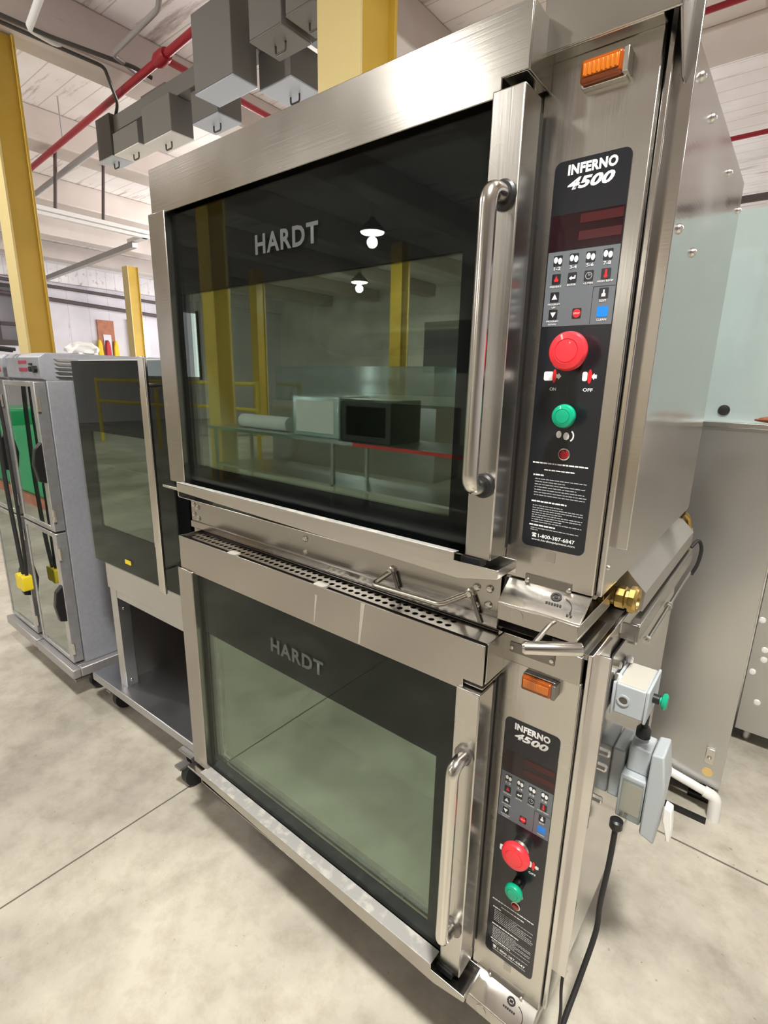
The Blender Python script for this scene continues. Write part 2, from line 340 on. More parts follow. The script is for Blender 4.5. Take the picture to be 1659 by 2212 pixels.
# ------------------------------------------------------------------ the two stacked rotisserie ovens
# oven frame: x along the front, y into the depth, z measured from the oven's base (drawing height + 0.1)
DZ = .1
def oven(zbase, upper, label):
    R = thing('rotisserie_oven', label, 'oven', (0, 0, zbase), 0, 'two stacked rotisserie ovens')
    B = lambda: MB(DZ)
    top = .873
    # shell
    s = B(); s.box(-.195, -.185, 0, .89, -.1, top); s.box(-.185, 1.07, .88, .89, -.1, top); s.box(-.185, 1.07, .012, .88, .862, top)
    s.box(-.185, .9, .012, .88, -.1, -.09); s.box(.9, 1.07, .012, .88, -.018, -.010); s.box(.895, .9, .012, .88, -.09, -.018)
    s.build('body', 'steel_dull', R)
    s = B(); s.box(-.185, -.1, 0, .012, .03, top - .003); s.box(.85, .9, 0, .012, .03, top - .003); s.box(-.1, .85, 0, .012, .765, top - .003); s.box(-.1, .85, 0, .012, .03, .045)
    s.build('front_frame', 'steel_front', R)
    sp = B(); sp.box(1.07, 1.08, .012, .89, -.011, top); side = sp.build('side_panel', 'steel_side', R, bevel=.002)
    rv = [(.2, .84), (.34, .83), (.195, .615), (.345, .605), (.62, .82), (.86, .8)] if upper else []
    for y, z in rv: B().lathe([(.009, 0), (.008, .004), (.004, .007), (0, .008)], (1.08, y, z), (1, 0, 0), 12).build('rivet', 'bolt_steel', side)
    if upper: B().lathe([(.005, 0), (.004, .003), (0, .004)], (1.08, .03, .04), (1, 0, 0), 10).build('rivet', 'bolt_steel', side)
    # cavity
    s = B(); s.box(-.104, -.1, .012, .72, .04, .76); s.box(.85, .854, .012, .72, .04, .76); s.box(-.1, .85, .716, .72, .04, .76)
    s.box(-.1, .85, .012, .716, .756, .76); s.box(-.1, .85, .012, .716, .04, .044); s.build('cavity_liner', 'steel_liner', R)
    s = B(); pts = [(.716, .72)] + [(.56 + .0 + .15 * math.cos(a) * -1 + .0, .60 + .12 * math.sin(a)) for a in [math.radians(90 - 9 * k) for k in range(0, 1)]]
    prof = [(.714, .60)] + [(.60 - .13 * math.sin(math.radians(10 * k)), .52 - .10 * math.cos(math.radians(10 * k)) + .0) for k in range(0, 1)]
    pr = [(.714, .44)] + [(.60 + .14 * math.cos(math.radians(a)), .54 + .10 * math.sin(math.radians(a))) for a in range(270, 89, -12)] + [(.714, .64)]
    s.prism(pr, -.098, .848, 'x'); s.build('heat_duct', 'steel_bright', R)
    s = B(); s.prism([(.30, .048), (.36, .085), (.714, .10), (.714, .048)], -.098, .848, 'x'); s.build('drip_pan', 'steel_liner', R)
    if upper:
        s = B(); s.box(-.098, .848, .35, .70, .30, .305); s.box(-.098, .848, .345, .35, .285, .31); s.build('shelf', 'steel_bright', R)
    # door
    gl = B().box(-.079, .859, -.072, -.067, .035, .757).build('door_glass', 'door_glass', R)
    s = B(); a = (-.063, .808, .102, .565)
    s.box(-.078, a[0], -.0665, -.0645, .036, .756); s.box(a[1], .858, -.0665, -.0645, .036, .756)
    s.box(a[0], a[1], -.0665, -.0645, a[3], .756); s.box(a[0], a[1], -.0665, -.0645, .036, a[2]); s.build('glass_border', 'black_glass', gl, smooth=False)
    B().box(a[0] - .01, a[1] + .01, -.060, -.056, a[2] - .01, a[3] + .01).build('inner_glass', 'inner_glass', R)
    text('lettering', 'HARDT', (.267, .470, .622, .663), -.0723, 'letter_grey', gl, DZ, fat=.03, spacing=1.15)
    s = B(); s.box(-.078, -.07, -.066, -.03, .036, .756); s.box(.85, .858, -.066, -.03, .036, .756); s.box(-.07, .85, -.064, -.062, .742, .756); s.box(-.07, .85, -.064, -.05, .036, .046)
    s.build('glass_channel', 'black_plastic', gl)
    s = B(); s.box(-.158, -.079, -.09, -.03, .045, .768); s.box(-.150, -.09, -.03, -.012, .06, .75); s.build('door_post', 'steel_front', R, bevel=.002)
    post = B(); post.box(.859, .912, -.09, -.032, .043, .771); post = post.build('door_post', 'steel_panel', R, bevel=.0025)
    s = B(); s.box(.866, .905, -.032, -.006, .05, .76); s.build('hinge_strip', 'black_plastic', R)
    s = B(); s.box(.855, .895, -.095, -.072, .028, .043); s.box(-.14, -.095, -.08, -.04, .028, .045); s.build('hinge', 'black_plastic', R)
    h = B().tube(arc_path([(.891, -.088, .628), (.889, -.137, .628), (.887, -.137, .180), (.887, -.088, .177)], .034, 8), .0135, 18).build('handle', 'handle_steel', R)
    for z in (.628, .178): B().lathe([(.0215, .0), (.0215, .006), (.018, .009), (.0138, .009)], (.889, -.0895, z), (0, -1, 0), 24).build('handle_collar', 'black_plastic' if upper else 'dark_steel', h)
    # door hood
    s = B(); f = [(-.148, .764), (.870, .764), (.870, .788), (.912, .788), (.912, .873), (-.148, .873)]
    if upper:
        s.prism(f, -.084, -.080); s.box(.908, .912, -.080, -.0, .788, .873); s.box(-.148, .908, -.080, -.0, .869, .873); s.box(-.148, -.144, -.080, 0, .764, .869)
        s.box(.87, .908, -.080, -.01, .788, .792)
        hood_ = s.build('door_hood', 'steel_front', R, bevel=.0012)
    else:
        s.prism(f, -.084, -.080); s.box(.910, .914, -.074, -.0, .788, .873); s.box(-.148, -.144, -.080, -.0, .764, .873); s.box(-.144, .91, -.0775, -.003, .775, .779)
        hood_ = s.build('door_hood', 'steel_front', R, bevel=.0012)
        # perforated vent strip, two rows of round holes
        s = B(); y0, y1, zz = -.060, -.0035, .8675; px0, pit, ncol = -.135, .0207, 46
        bm = s.bm
        def plate(xa, xb, ya, yb): s.box(xa, xb, ya, yb, zz - .002, zz)
        plate(-.144, px0, y0, y1); plate(px0 + pit * ncol, .908, y0, y1)
        rows = ((-.056, -.0335), (-.0335, -.011)); plate(px0, px0 + pit * ncol, y0, -.056); plate(px0, px0 + pit * ncol, -.011, y1)
        for ri, (ya, yb) in enumerate(rows):
            for c in range(ncol):
                xa = px0 + pit * c; xb = xa + pit; cx = (xa + xb) / 2 ; cy = (ya + yb) / 2; N = 16; o_, i_, d_ = [], [], []
                for k in range(N):
                    t = 2 * math.pi * k / N + math.pi / 4; ct, st = math.cos(t), math.sin(t); q = max(abs(ct), abs(st))
                    o_.append(s.v((cx + ct / q * (xb - xa) / 2, cy + st / q * (yb - ya) / 2, zz)))
                    i_.append(s.v((cx + ct * .0068, cy + st * .0068, zz))); d_.append(s.v((cx + ct * .0068, cy + st * .0068, zz - .002)))
                for k in range(N):
                    s.face([o_[k], o_[(k + 1) % N], i_[(k + 1) % N], i_[k]]); s.face([i_[k], i_[(k + 1) % N], d_[(k + 1) % N], d_[k]])
        bmesh.ops.remove_doubles(bm, verts=bm.verts[:], dist=1e-5)
        s.box(-.144, .908, y0 - .002, y0, zz - .03, zz)
        v = s.build('vent_strip', 'steel_bright', R)
        for x in (.118, .466): B().prism(rrect(x - .018, x + .018, -.0835, -.058, .006), .8685, .8735, 'z').build('spacer_tab', 'label_paper', v)
        B().box(-.144, .908, -.0775, -.003, .779, .7835).build('vent_floor', 'black_plastic', v)
    # control column
    pan = B(); pan.box(.9, 1.068, 0, .012, -.009, .815 if not upper else .83); pan.box(1.062, 1.068, .012, .035, -.009, .8); pan.box(.9, .904, .012, .03, -.009, .8)
    pan = pan.build('control_panel', 'steel_panel', R, bevel=.003)
    s = B(); s.box(.8955, .8995, -.030, .01, .0, .80); s.build('edge_trim', 'steel_bright', R, bevel=.001)
    if upper:
        s = B(); s.box(.905, 1.092, -.030, -.026, .826, .90); s.box(.905, 1.092, -.026, .085, .896, .90)
        s.prism([(-.026, .826), (.03, .77), (.085, .762), (.085, .896), (-.026, .896)], 1.088, 1.092, 'x'); s.box(.905, 1.07, -.026, .0, .826, .83)
        s.box(.905, .909, -.026, .01, .83, .896); s.build('control_hood', 'steel_front', R, bevel=.002)
    else:
        s = B(); s.box(.9, 1.066, -.006, .012, .815, .8725); s.build('control_header', 'steel_front', R, bevel=.0015)
        s = B(); s.box(.928, 1.018, -.009, -.006, .838, .859); np_ = s.build('nameplate', 'dark_steel', R, bevel=.001)
        for x in (.933, 1.013): B().lathe([(.005, 0), (.004, .003), (0, .004)], (x, -.009, .8485), (0, -1, 0), 12).build('screw', 'bolt_steel', np_)
    s = B(); s.box(1.068, 1.104, .040, .044, .075, .865); s.box(1.072, 1.079, .020, .040, .078, .862); s.box(1.0795, 1.083, .044, .13, .075, .865); g = s.build('side_guard', 'steel_side', R, bevel=.001)
    # nameplate below the panel, sticker, sub panel, drawer
    s = B(); s.box(.944, 1.031, -.003, 0, -.007, .004); s.box(.944, 1.031, -.003, .001, -.022, -.007); p_ = s.build('nameplate', 'dark_steel', R)
    for x in (.949, 1.027): B().lathe([(.005, 0), (.004, .003), (0, .004)], (x, -.003, -.008), (0, -1, 0), 12).build('screw', 'bolt_steel', p_)
    B().box(.979, .9955, -.0012, 0, .0355, .0555).build('square_sticker', 'steel_dull', pan)
    s = B(); s.prism([(.010, -.011), (-.003, -.013), (-.046, -.047), (-.046, -.052), (.010, -.016)], .912, 1.066, 'x'); sub = s.build('sub_panel', 'steel_bright', R, bevel=.001)
    dr = B(); dr.box(.913, 1.064, -.047, -.043, -.083, -.050); dr.box(.915, 1.062, -.043, .16, -.085, -.080); dr.box(.915, .918, -.043, .16, -.080, -.055); dr.box(1.059, 1.062, -.043, .16, -.080, -.055)
    dr = dr.build('grease_drawer', 'steel_front', R, bevel=.0015)
    B().lathe([(.013, 0), (.013, .001), (0, .001)], (.952, -.047, -.066), (0, -1, 0), 20).build('punch_mark', 'steel_dull', dr)
    # engraved valve symbol on the sloping sub panel
    def sl(x, t): return (x, -.003 - .043 * t - .0008, -.013 - .034 * t + .001)
    s = B()
    for k in range(18):
        a0, a1 = 2 * math.pi * k / 18, 2 * math.pi * (k + 1) / 18
        s.face([s.v(sl(1.010 + .010 * math.cos(a), .25 + .16 * math.sin(a))) for a in (a0, a1)] + [s.v(sl(1.010 + .006 * math.cos(a), .25 + .09 * math.sin(a))) for a in (a1, a0)])
    s.face([s.v(sl(x, t)) for x, t in ((1.006, .2), (1.014, .2), (1.014, .3), (1.006, .3))])
    for k in range(6):
        s.face([s.v(sl(x, t)) for x, t in ((.996 + .005 * k, .50), (.9995 + .005 * k, .50), (.9995 + .005 * k, .58), (.996 + .005 * k, .58))])
    for k in range(6):
        a, b = math.radians(80 - 14 * k), math.radians(66 - 14 * k)
        s.face([s.v(sl(1.024 + r * math.cos(q), .62 - .4 * r / .02 * math.sin(q))) for q, r in ((a, .020), (b, .020), (b, .0185), (a, .0185))])
    for x, t in ((1.040, .80), (1.046, .80), (1.043, .70)): s.face([s.v(sl(x + dx, t + dt)) for dx, dt in ((-.002, -.04), (.002, -.04), (.0015, .04), (-.0015, .04))])
    s.build('valve_symbol', 'black_plastic', sub, smooth=False)
    # spacer panel between/below, with bolts
    bp_ = B(); bp_.box(-.2, .897, -.003, 0, -.125 if upper else -.098, .03); bp_.box(-.2, .897, -.008, -.003, -.125 if upper else -.098, -.104 if upper else -.085)
    bp_ = bp_.build('base_panel', 'steel_front', R, bevel=.0008)
    for x, z in ((-.184, -.049), (-.162, -.056), (-.184, -.081), (-.160, -.092), (.339, -.055), (.340, -.092), (.845, -.051), (.874, -.047), (.845, -.091), (.873, -.082)):
        B().lathe([(.0085, 0), (.0085, .002), (.006, .005), (0, .0065)], (x, -.003, z + (0 if upper else .02)), (0, -1, 0), 14).build('bolt', 'bolt_steel', bp_)
    # drip tray
    t_ = B(); t_.prism([(-.085, .026), (.62, .010), (.86, .005), (.938, .022), (.938, .038), (.850, .037), (.850, .0525), (-.085, .050)], -.112, -.109)
    t_.box(-.085, .85, -.109, -.008, .008, .011); t_.prism([(.85, .006), (.938, .022), (.938, .025), (.85, .010)], -.109, -.036)
    t_.box(.935, .938, -.109, -.036, .022, .038); t_.box(.85, .938, -.036, -.033, .012, .038); t_.box(-.165, -.085, -.112, -.05, .028, .036); t_.box(-.088, -.085, -.109, -.008, .011, .05)
    t_.build('drip_tray', 'steel_bright' if upper else 'steel_front', R, bevel=.001)
    fl = -.092 if upper else -.0735
    B().prism([(-.1125, .0515), (-.1115, .0530), (fl, .0505), (fl, .0490)], -.085, .849, 'x').build('tray_lip', 'flange_dirt', R, bevel=.0005)
    # ---- control label
    lab = B().prism(rrect(.930, 1.0445, .0597, .6880, .011), -.0016, 0).build('control_label', 'black_label', R, smooth=False)
    Y = -.0018
    text('lettering', 'INFERNO', (.9515, 1.0255, .6665, .6815), Y, 'letter_white', lab, DZ, fat=.05, spacing=1.08)
    text('lettering', '4500', (.9525, 1.0235, .6455, .6620), Y, 'letter_white', lab, DZ, fat=.045, shear=.3, spacing=1.05)
    B().box(.932, 1.0435, -.0018, -.0015, .560, .612).build('display_window', 'display_red', lab, smooth=False)
    s = B()
    for z0, z1 in ((.596, .609), (.5715, .5845)): s.box(.9785, 1.0425, -.0021, -.0017, z0, z1)
    s.build('display_bar', 'display_bar', lab, smooth=False)
    B().box(.932, 1.0437, -.0019, -.0015, .4445, .5585).build('keypad', 'keypad_grey', lab, smooth=False)
    s = B(); s.box(1.0100, 1.0106, -.0022, -.0018, .446, .5013); s.box(1.0100, 1.0435, -.0022, -.0018, .5007, .5013); s.build('keypad_line', 'black_label', lab, smooth=False)
    Y2 = -.0022; keys = {}
    K = [(.949, .545), (.975, .5455), (1.001, .5455), (1.027, .546), (.949, .5175), (.975, .5175), (1.001, .518), (1.027, .5185), (.949, .490), (.949, .463), (.988, .463), (1.027, .4905), (1.028, .4635)]
    for x, z in K[:12]: B().prism(rrect(x - .0072, x + .0072, z - .0078, z + .0078, .0015, 3), Y2, -.0018).build('key_tile', 'black_label', lab, smooth=False)
    B().prism(rrect(1.0195, 1.0365, .4555, .4715, .002, 3), Y2, -.0018).build('key_tile', 'icon_blue', lab, smooth=False)
    def disc(s, cx, cz, rx, rz, y, n=18): s.prism([(cx + rx * math.cos(2 * math.pi * k / n), cz + rz * math.sin(2 * math.pi * k / n)) for k in range(n)], y - .0003, y)
    for x, z in K[:4]: s = B(); disc(s, x - .0035, z + .0012, .0032, .0048, Y2); disc(s, x + .0035, z - .0006, .0032, .0048, Y2); s.build('chicken_icon', 'letter_white', lab, smooth=False)
    for x, z, d in ((.949, .490, 1), (.949, .463, -1)): B().prism([(x - .0046, z - .0035 * d), (x + .0046, z - .0035 * d), (x, z + .0048 * d)], Y2 - .0003, Y2).build('arrow_icon', 'letter_white', lab, smooth=False)
    s = B(); x, z = K[5]; s.prism([(x - .005, z - .0006), (x - .0012, z + .0028), (x - .0012, z + .001), (x + .0035, z + .001), (x + .0035, z + .0035), (x + .0052, z + .0035), (x + .0052, z - .0018), (x - .0012, z - .0018), (x - .0012, z - .0038)], Y2 - .0003, Y2); s.build('enter_icon', 'letter_white', lab, smooth=False)
    s = B(); x, z = K[11]; s.prism([(x - .001, z + .005), (x + .001, z + .005), (x + .0012, z), (x + .003, z - .001), (x + .003, z - .005), (x - .003, z - .005), (x - .003, z - .001), (x - .0012, z)], Y2 - .0003, Y2)
    s.build('hand_icon', 'letter_white', lab, smooth=False)
    s = B(); x, z = K[6]
    for k in range(20):
        a, b = 2 * math.pi * k / 20, 2 * math.pi * (k + 1) / 20
        s.prism([(x + r * math.cos(q), z + r * math.sin(q)) for q, r in ((a, .0052), (b, .0052), (b, .0044), (a, .0044))], Y2 - .0003, Y2)
    s.prism([(x - .0003, z), (x + .0003, z), (x + .0003, z + .004), (x - .0003, z + .004)], Y2 - .0003, Y2); s.prism([(x, z - .0003), (x + .003, z + .0012), (x + .003, z + .0018), (x, z + .0005)], Y2 - .0003, Y2)
    s.build('clock_icon', 'text_grey', lab, smooth=False)
    s = B(); x, z = K[4]; s.prism([(x - .003, z - .004), (x + .003, z - .004), (x + .0038, z - .001), (x + .0015, z + .001), (x, z + .0055), (x - .0015, z + .001), (x - .0035, z - .001)], Y2 - .0003, Y2); s.build('flame_icon', 'icon_red', lab, smooth=False)
    s = B(); x, z = K[7]; s.prism([(x - .0016, z + .006), (x + .0016, z + .006), (x + .0016, z - .001), (x + .003, z - .0032), (x + .0016, z - .0058), (x - .0016, z - .0058), (x - .003, z - .0032), (x - .0016, z - .001)], Y2 - .0003, Y2)
    s.build('thermometer_icon', 'icon_red', lab, smooth=False); s = B(); disc(s, .988, .463, .0062, .0066, Y2); s.build('stop_icon', 'icon_red', lab, smooth=False)
    for body, x, z, wd, ht in (('1-2', .949, .5335, .011, .005), ('3-4', .975, .5335, .011, .005), ('5-6', 1.001, .534, .011, .005), ('7-8', 1.027, .534, .011, .005),
                               ('PREHEAT', .949, .5060, .019, .0028), ('ENTER', .975, .507, .014, .0028), ('+3 MIN', 1.001, .507, .015, .0028), ('HIGH TEMP', 1.027, .508, .024, .0028),
                               ('PROGRAM', .949, .479, .020, .0028), ('UP', .949, .474, .006, .0026), ('PROGRAM', .949, .4525, .020, .0028), ('DOWN', .949, .4478, .013, .0026),
                               ('EDIT', 1.027, .4795, .010, .0032), ('CLEAN', 1.028, .4515, .015, .0032), ('STOP', .988, .463, .0095, .0024)):
        text('lettering', body, (x - wd / 2, x + wd / 2, z - ht / 2, z + ht / 2), -.0026, 'letter_white', lab, DZ, fat=.01)
    # on / off symbols
    sy = lambda q: q.build('switch_symbol', 'letter_white', lab, smooth=False)
    sy(B().prism(rrect(.9435, .9595, .357, .372, .003, 3), -.0022, -.0017)); sy(B().prism(rrect(1.0085, 1.0165, .357, .372, .003, 3), -.0022, -.0017))
    for x, d in ((.9685, 1), (1.0275, -1)): sy(B().prism([(x - .004 * d, .3675), (x, .3675), (x, .370), (x + .005 * d, .3645), (x, .359), (x, .3615), (x - .004 * d, .3615)], -.0022, -.0017))
    s = B(); disc(s, .9795, .2675, .0045, .0062, -.0018); disc(s, .9925, .2655, .005, .0066, -.0018)
    for k in range(6):
        a, b = math.radians(50 - 18 * k), math.radians(34 - 18 * k)
        s.prism([(.9945 + r * math.cos(q), .2665 + r * math.sin(q)) for q, r in ((a, .0115), (b, .0115), (b, .009), (a, .009))], -.0021, -.0018)
    s.build('spit_symbol', 'letter_white', lab, smooth=False)
    for x in (.9620, 1.0205): s = B(); disc(s, x, .3645, .0034, .0115, -.0022); s.build('switch_symbol', 'icon_red', lab, smooth=False)
    text('lettering', 'ON', (.9555, .9665, .3405, .3460), -.0019, 'letter_white', lab, DZ, fat=.02); text('lettering', 'OFF', (1.0115, 1.0275, .3405, .3460), -.0019, 'letter_white', lab, DZ, fat=.02)
    # instructions, too small to read: word-like marks
    rnd = random.Random(3); s = B(); h_ = B()
    def words(sh, x0, x1, z, ht):
        x = x0
        while x < x1 - .002:
            wv = min(rnd.uniform(.003, .009), x1 - x); sh.box(x, x + wv, -.0020, -.0017, z - ht / 2, z + ht / 2); x += wv + .0012
    words(h_, .938, 1.038, .2155, .0024); words(h_, .960, 1.016, .2040, .0020); words(h_, .941, .960, .1935, .0026)
    for k in range(7): words(s, .945, 1.036 if k % 2 == 0 else .99 + .01 * k, .1865 - .0049 * k, .0014)
    words(h_, .942, 1.006, .1455, .0026)
    for k in range(8): words(s, .945, 1.036 if k % 3 else 1.0, .1375 - .0043 * k, .0014)
    words(h_, .942, .993, .1010, .0026); words(s, .945, 1.034, .0955, .0014); words(s, .945, .960, .0918, .0014)
    h_.build('instruction_heading', 'letter_white', lab, smooth=False); s.build('instruction_text', 'text_grey', lab, smooth=False)
    text('lettering', '1-800-387-6847', (.9605, 1.027, .0785, .0855), -.0019, 'letter_white', lab, DZ, fat=.015); text('lettering', 'www.hardtequipment.com', (.9485, 1.028, .0712, .0762), -.0019, 'letter_white', lab, DZ, fat=.008)
    s = B(); s.prism([(.9490, .0785), (.9570, .0785), (.9562, .0815), (.9545, .083), (.9515, .083), (.9498, .0815)], -.0021, -.0018); s.prism([(.9485, .0835), (.9575, .0835), (.9575, .085), (.955, .086), (.951, .086), (.9485, .085)], -.0021, -.0018)
    s.build('telephone_symbol', 'letter_white', lab, smooth=False)
    # buttons
    def button(name, x, z, r, dep, m, stem):
        b = B().lathe([(r * .45, 0), (r * .45, dep * .45), (r * .92, dep * .62), (r, dep * .72), (r * .98, dep * .86), (r * .90, dep * .95), (r * .62, dep), (r * .59, dep * .975), (r * .56, dep), (0, dep * 1.03)], (x, -.002, z), (0, -1, 0), 40).build(name, m, R)
        B().lathe([(r * .62, 0), (r * .62, dep * .30), (r * .50, dep * .40), (r * .46, dep * .40)], (x, -.0017, z), (0, -1, 0), 28).build('button_collar', stem, b)
    button('emergency_stop_button', .993, .4025, .0305, .045, 'button_red', 'bolt_steel'); button('start_button', .9945, .3005, .0195, .036, 'button_green', 'black_plastic')
    b = B().lathe([(.0085, 0), (.0085, .003), (.006, .006), (0, .007)], (.9925, -.0017, .2345), (0, -1, 0), 20).build('indicator_lamp', 'ind_red', R)
    B().lathe([(.0105, 0), (.0105, .002), (.0087, .003)], (.9925, -.0017, .2345), (0, -1, 0), 20).build('bezel', 'bolt_steel', b)
    # amber warning light
    b = B(); b.prism(rrect(.962, 1.027, .774, .807, .004), -.012, 0); b.box(1.022, 1.030, -.022, 0, .776, .806); b = b.build('warning_light', 'dark_steel' if not upper else 'bolt_steel', R, bevel=.001)
    s = B(); s.prism(rrect(.9635, 1.0225, .776, .8055, .005), -.024, -.012); L_ = s.build('lens', 'amber_dark', b, bevel=.004)
    s = B(); s.box(.968, 1.018, -.0255, -.024, .783, .800)
    for k in range(8): s.box(.9685 + k * .0063, .9715 + k * .0063, -.0268, -.0255, .784, .799)
    s.build('lens_ribs', 'amber', b, bevel=.0008)
    if not upper:
        for x0, z0, x1, z1, wd in ((.461, .848, .453, .775, .0035), (.610, .870, .599, .768, .006)):
            B().prism([(x0 - wd, z0), (x0 + wd, z0), (x1 + wd * .5, z1), (x1 - wd * .4, z1)], -.0846, -.0841).build('drip_stain', 'dried_drip', hood_, smooth=False)
    if upper:
        # spit rest bar in front of the spacer panel
        pb = B(); pb.tube(arc_path([(.628, -.004, -.071), (.610, -.052, -.094), (.790, -.052, -.089), (.832, -.004, -.067)], .012), .0062, 12); pb = pb.build('rest_bar', 'bolt_steel', R)
        for x, z in ((.628, -.070), (.832, -.067)): B().lathe([(.011, 0), (.011, .006), (.007, .008), (.007, .012), (0, .013)], (x, -.003, z), (0, -1, 0), 6).build('nut', 'bolt_steel', pb)
        for q in ([(.632, -.07), (.640, -.07), (.660, -.122), (.652, -.122)], [(.834, -.068), (.842, -.068), (.866, -.122), (.857, -.122)]): B().prism(q, -.012, -.009).build('bracket_leg', 'dark_steel', pb)  # thin dark strips running from each nut down to the vent
        # T handle of the drain valve
        p0, p1 = Vector((1.006, -.140, -.071)), Vector((1.089, -.098, -.062))
        cr = B().lathe([(.0085, -.001), (.0115, .003), (.0115, (p1 - p0).length - .003), (.0095, (p1 - p0).length)], p0, p1 - p0, 24).build('valve_handle', 'handle_steel', R)
        B().tube(arc_path([(1.016, -.132, -.070), (1.020, -.06, -.055), (1.022, -.046, -.056)], .01), .0045, 10).build('valve_stem', 'bolt_steel', cr)
        # burner housing and brass valve under the right end
        s = B(); a = [(.92, -.014), (1.055, -.014), (1.066, -.030), (1.108, -.072), (1.107, -.115), (.92, -.115)]
        s.prism(a, .25, .86); s.build('burner_housing', 'steel_dull', R, bevel=.001)
        br = B(); br.cyl((1.0, .19, -.070), (1.0, .245, -.070), .024, 16); br.cyl((.955, .19, -.070), (1.072, .19, -.070), .019, 18); br.cyl((.945, .19, -.072), (1.005, .19, -.072), .034, 18); br.cyl((1.0, .19, -.070), (1.0, .19, -.108), .016, 14)
        br.cyl((1.035, .19, -.070), (1.045, .19, -.070), .026, 6)
        br = br.build('gas_valve', 'brass', R)
        B().lathe([(.019, 0), (.024, .003), (.024, .018), (.021, .021), (.021, .026), (.028, .028), (.029, .038), (.026, .043), (.018, .043), (.013, .026), (0, .026)], (1.064, .19, -.070), (1, 0, 0), 10).build('union_nut', 'brass', br)
        B().tube(spline([(1.0, .2, -.085), (1.02, .17, -.07), (1.035, .12, -.05), (1.03, .08, -.035)], 8), .005, 8).build('igniter_tube', 'bolt_steel', br)
        s = B(); s.tube(spline([(1.072, .86, -.02), (1.082, .89, -.04), (1.088, .90, -.075)], 6), .009, 10); s.cyl((1.088, .90, -.075), (1.09, .91, -.12), .013, 12); s.build('gas_pipe', 'brass', R)
    else:
        # stacking rail on the right, hood brackets, mounting plate for the switch boxes
        s = B(); s.box(1.112, 1.116, .20, .86, .835, .872); s.box(1.098, 1.116, .20, .86, .872, .876); s.box(1.082, 1.112, .20, .204, .835, .872); r_ = s.build('stacking_rail', 'steel_front', R, bevel=.0008)
        B().cyl((1.122, .26, .815), (1.122, .80, .818), .0045, 10).build('clamp_rod', 'bolt_steel', r_)
        for y in (.265, .485, .50): B().lathe([(.009, 0), (.009, .009)], (1.122, y, .816), (0, 1, 0), 6).build('nut', 'bolt_steel', r_)
        s = B(); s.box(1.0, 1.06, .02, .16, .873, .879); s.box(1.03, 1.034, .30, .84, .873, .878); s.build('stacking_rest', 'dark_steel', R)
        s = B(); s.prism([(.13, .40), (.14, .82), (.40, .82), (.42, .66), (.26, .38)], 1.083, 1.087, 'x'); mp = s.build('mounting_plate', 'steel_side', R)
        for y, z in ((.15, .80), (.28, .80), (.16, .545), (.16, .46), (.17, .575)):
            B().lathe([(.009, 0), (.009, .012), (.006, .015), (0, .016)], (1.087, y, z), (1, 0, 0), 8).build('bolt', 'bolt_steel', mp)
        B().box(-.19, .898, .001, .885, -.108, -.1002).build('underside', 'frame_dark', R)  # dark plate added to deepen the shade under the oven
        # casters
        for x, y in ((-.12, .10), (1.0, .12), (-.12, .80), (1.0, .80)):
            c = MB(); z = -.06; c.box(x - .05, x + .05, y - .05, y + .05, -.014, -.008); c.box(x - .025, x + .025, y - .02, y + .05, -.06, -.006); c.box(x - .025, x - .02, y - .03, y + .05, -.14, -.05); c.box(x + .02, x + .025, y - .03, y + .05, -.14, -.05)
            c = c.build('caster', 'caster_grey', R); MB().cyl((x - .016, y + .01, -.125), (x + .016, y + .01, -.125), .054, 24).build('wheel', 'rubber', c)
    return R
oven(1.18, True, 'upper stainless rotisserie oven with dark glass door reflecting the hall, stacked on the lower one')
oven(.18, False, 'lower stainless rotisserie oven with perforated strip on top and clear grey interior behind its glass')

# ------------------------------------------------------------------ switch boxes and cables on the right of the ovens
t = thing('control_box', 'light grey electrical box with green mushroom button beside the amber light', 'electrical box', (1.087, .16, .966))
s = MB().box(.009, .066, 0, .11, 0, .068); s.box(.003, .009, -.006, .116, -.004, .072); b_ = s.build('enclosure', 'grey_box', t, bevel=.003)
MB().box(.066, .072, -.003, .113, -.003, .071).build('lid', 'grey_box', t, bevel=.002)
MB().box(.012, .062, .004, .104, .068, .0688).build('paper_label', 'label_paper', b_, smooth=False)
MB().lathe([(.0085, 0), (.0125, 0), (.0125, .003), (.0085, .003), (.0085, -.006), (0, -.006)], (.026, 0, .034), (0, -1, 0), 22).build('knockout_ring', 'grey_box', b_)
MB().lathe([(0, 0), (.0083, 0), (.0083, .0015), (0, .0015)], (.026, 0, .034), (0, -1, 0), 22).build('knockout', 'dark_steel', b_)
g = MB().lathe([(.007, .012), (.007, .016), (.016, .018), (.018, .023), (.014, .027), (0, .028)], (.072, .05, .034), (1, 0, 0), 24).build('green_button', 'button_green', t)
MB().lathe([(.010, 0), (.010, .012), (.007, .013)], (.072, .05, .034), (1, 0, 0), 18).build('button_collar', 'black_plastic', g)
for y, z in ((.012, .062), (.10, .066)): MB().lathe([(.008, 0), (.008, .010), (.005, .014), (0, .015)], (.012 - .004, y, z + .006), (0, 0, 1), 10).build('screw_cap', 'pvc', b_)
t = thing('disconnect_switch_box', 'larger light grey electrical box with clear front and cream latch below the green button box', 'electrical box', (1.087, .25, .645))
s = MB(); s.box(.028, .082, 0, .13, .0, .118); s.box(.034, .080, .02, .085, .118, .185); s.box(0, .028, .02, .12, .03, .16); b_ = s.build('enclosure', 'grey_box', t, bevel=.004)
s = MB(); s.prism([(.084, -.012), (.116, -.024), (.120, .125), (.108, .205), (.084, .20)], -.008, .075); s.build('cover', 'grey_box', t, bevel=.004)
MB().box(.034, .080, -.004, 0, .006, .108).build('clear_window', 'clear_plastic', t)
s = MB()
for x, z in ((.042, .016), (.052, .018)): s.cyl((x, -.0045, z), (x, -.0065, z), .004, 10)
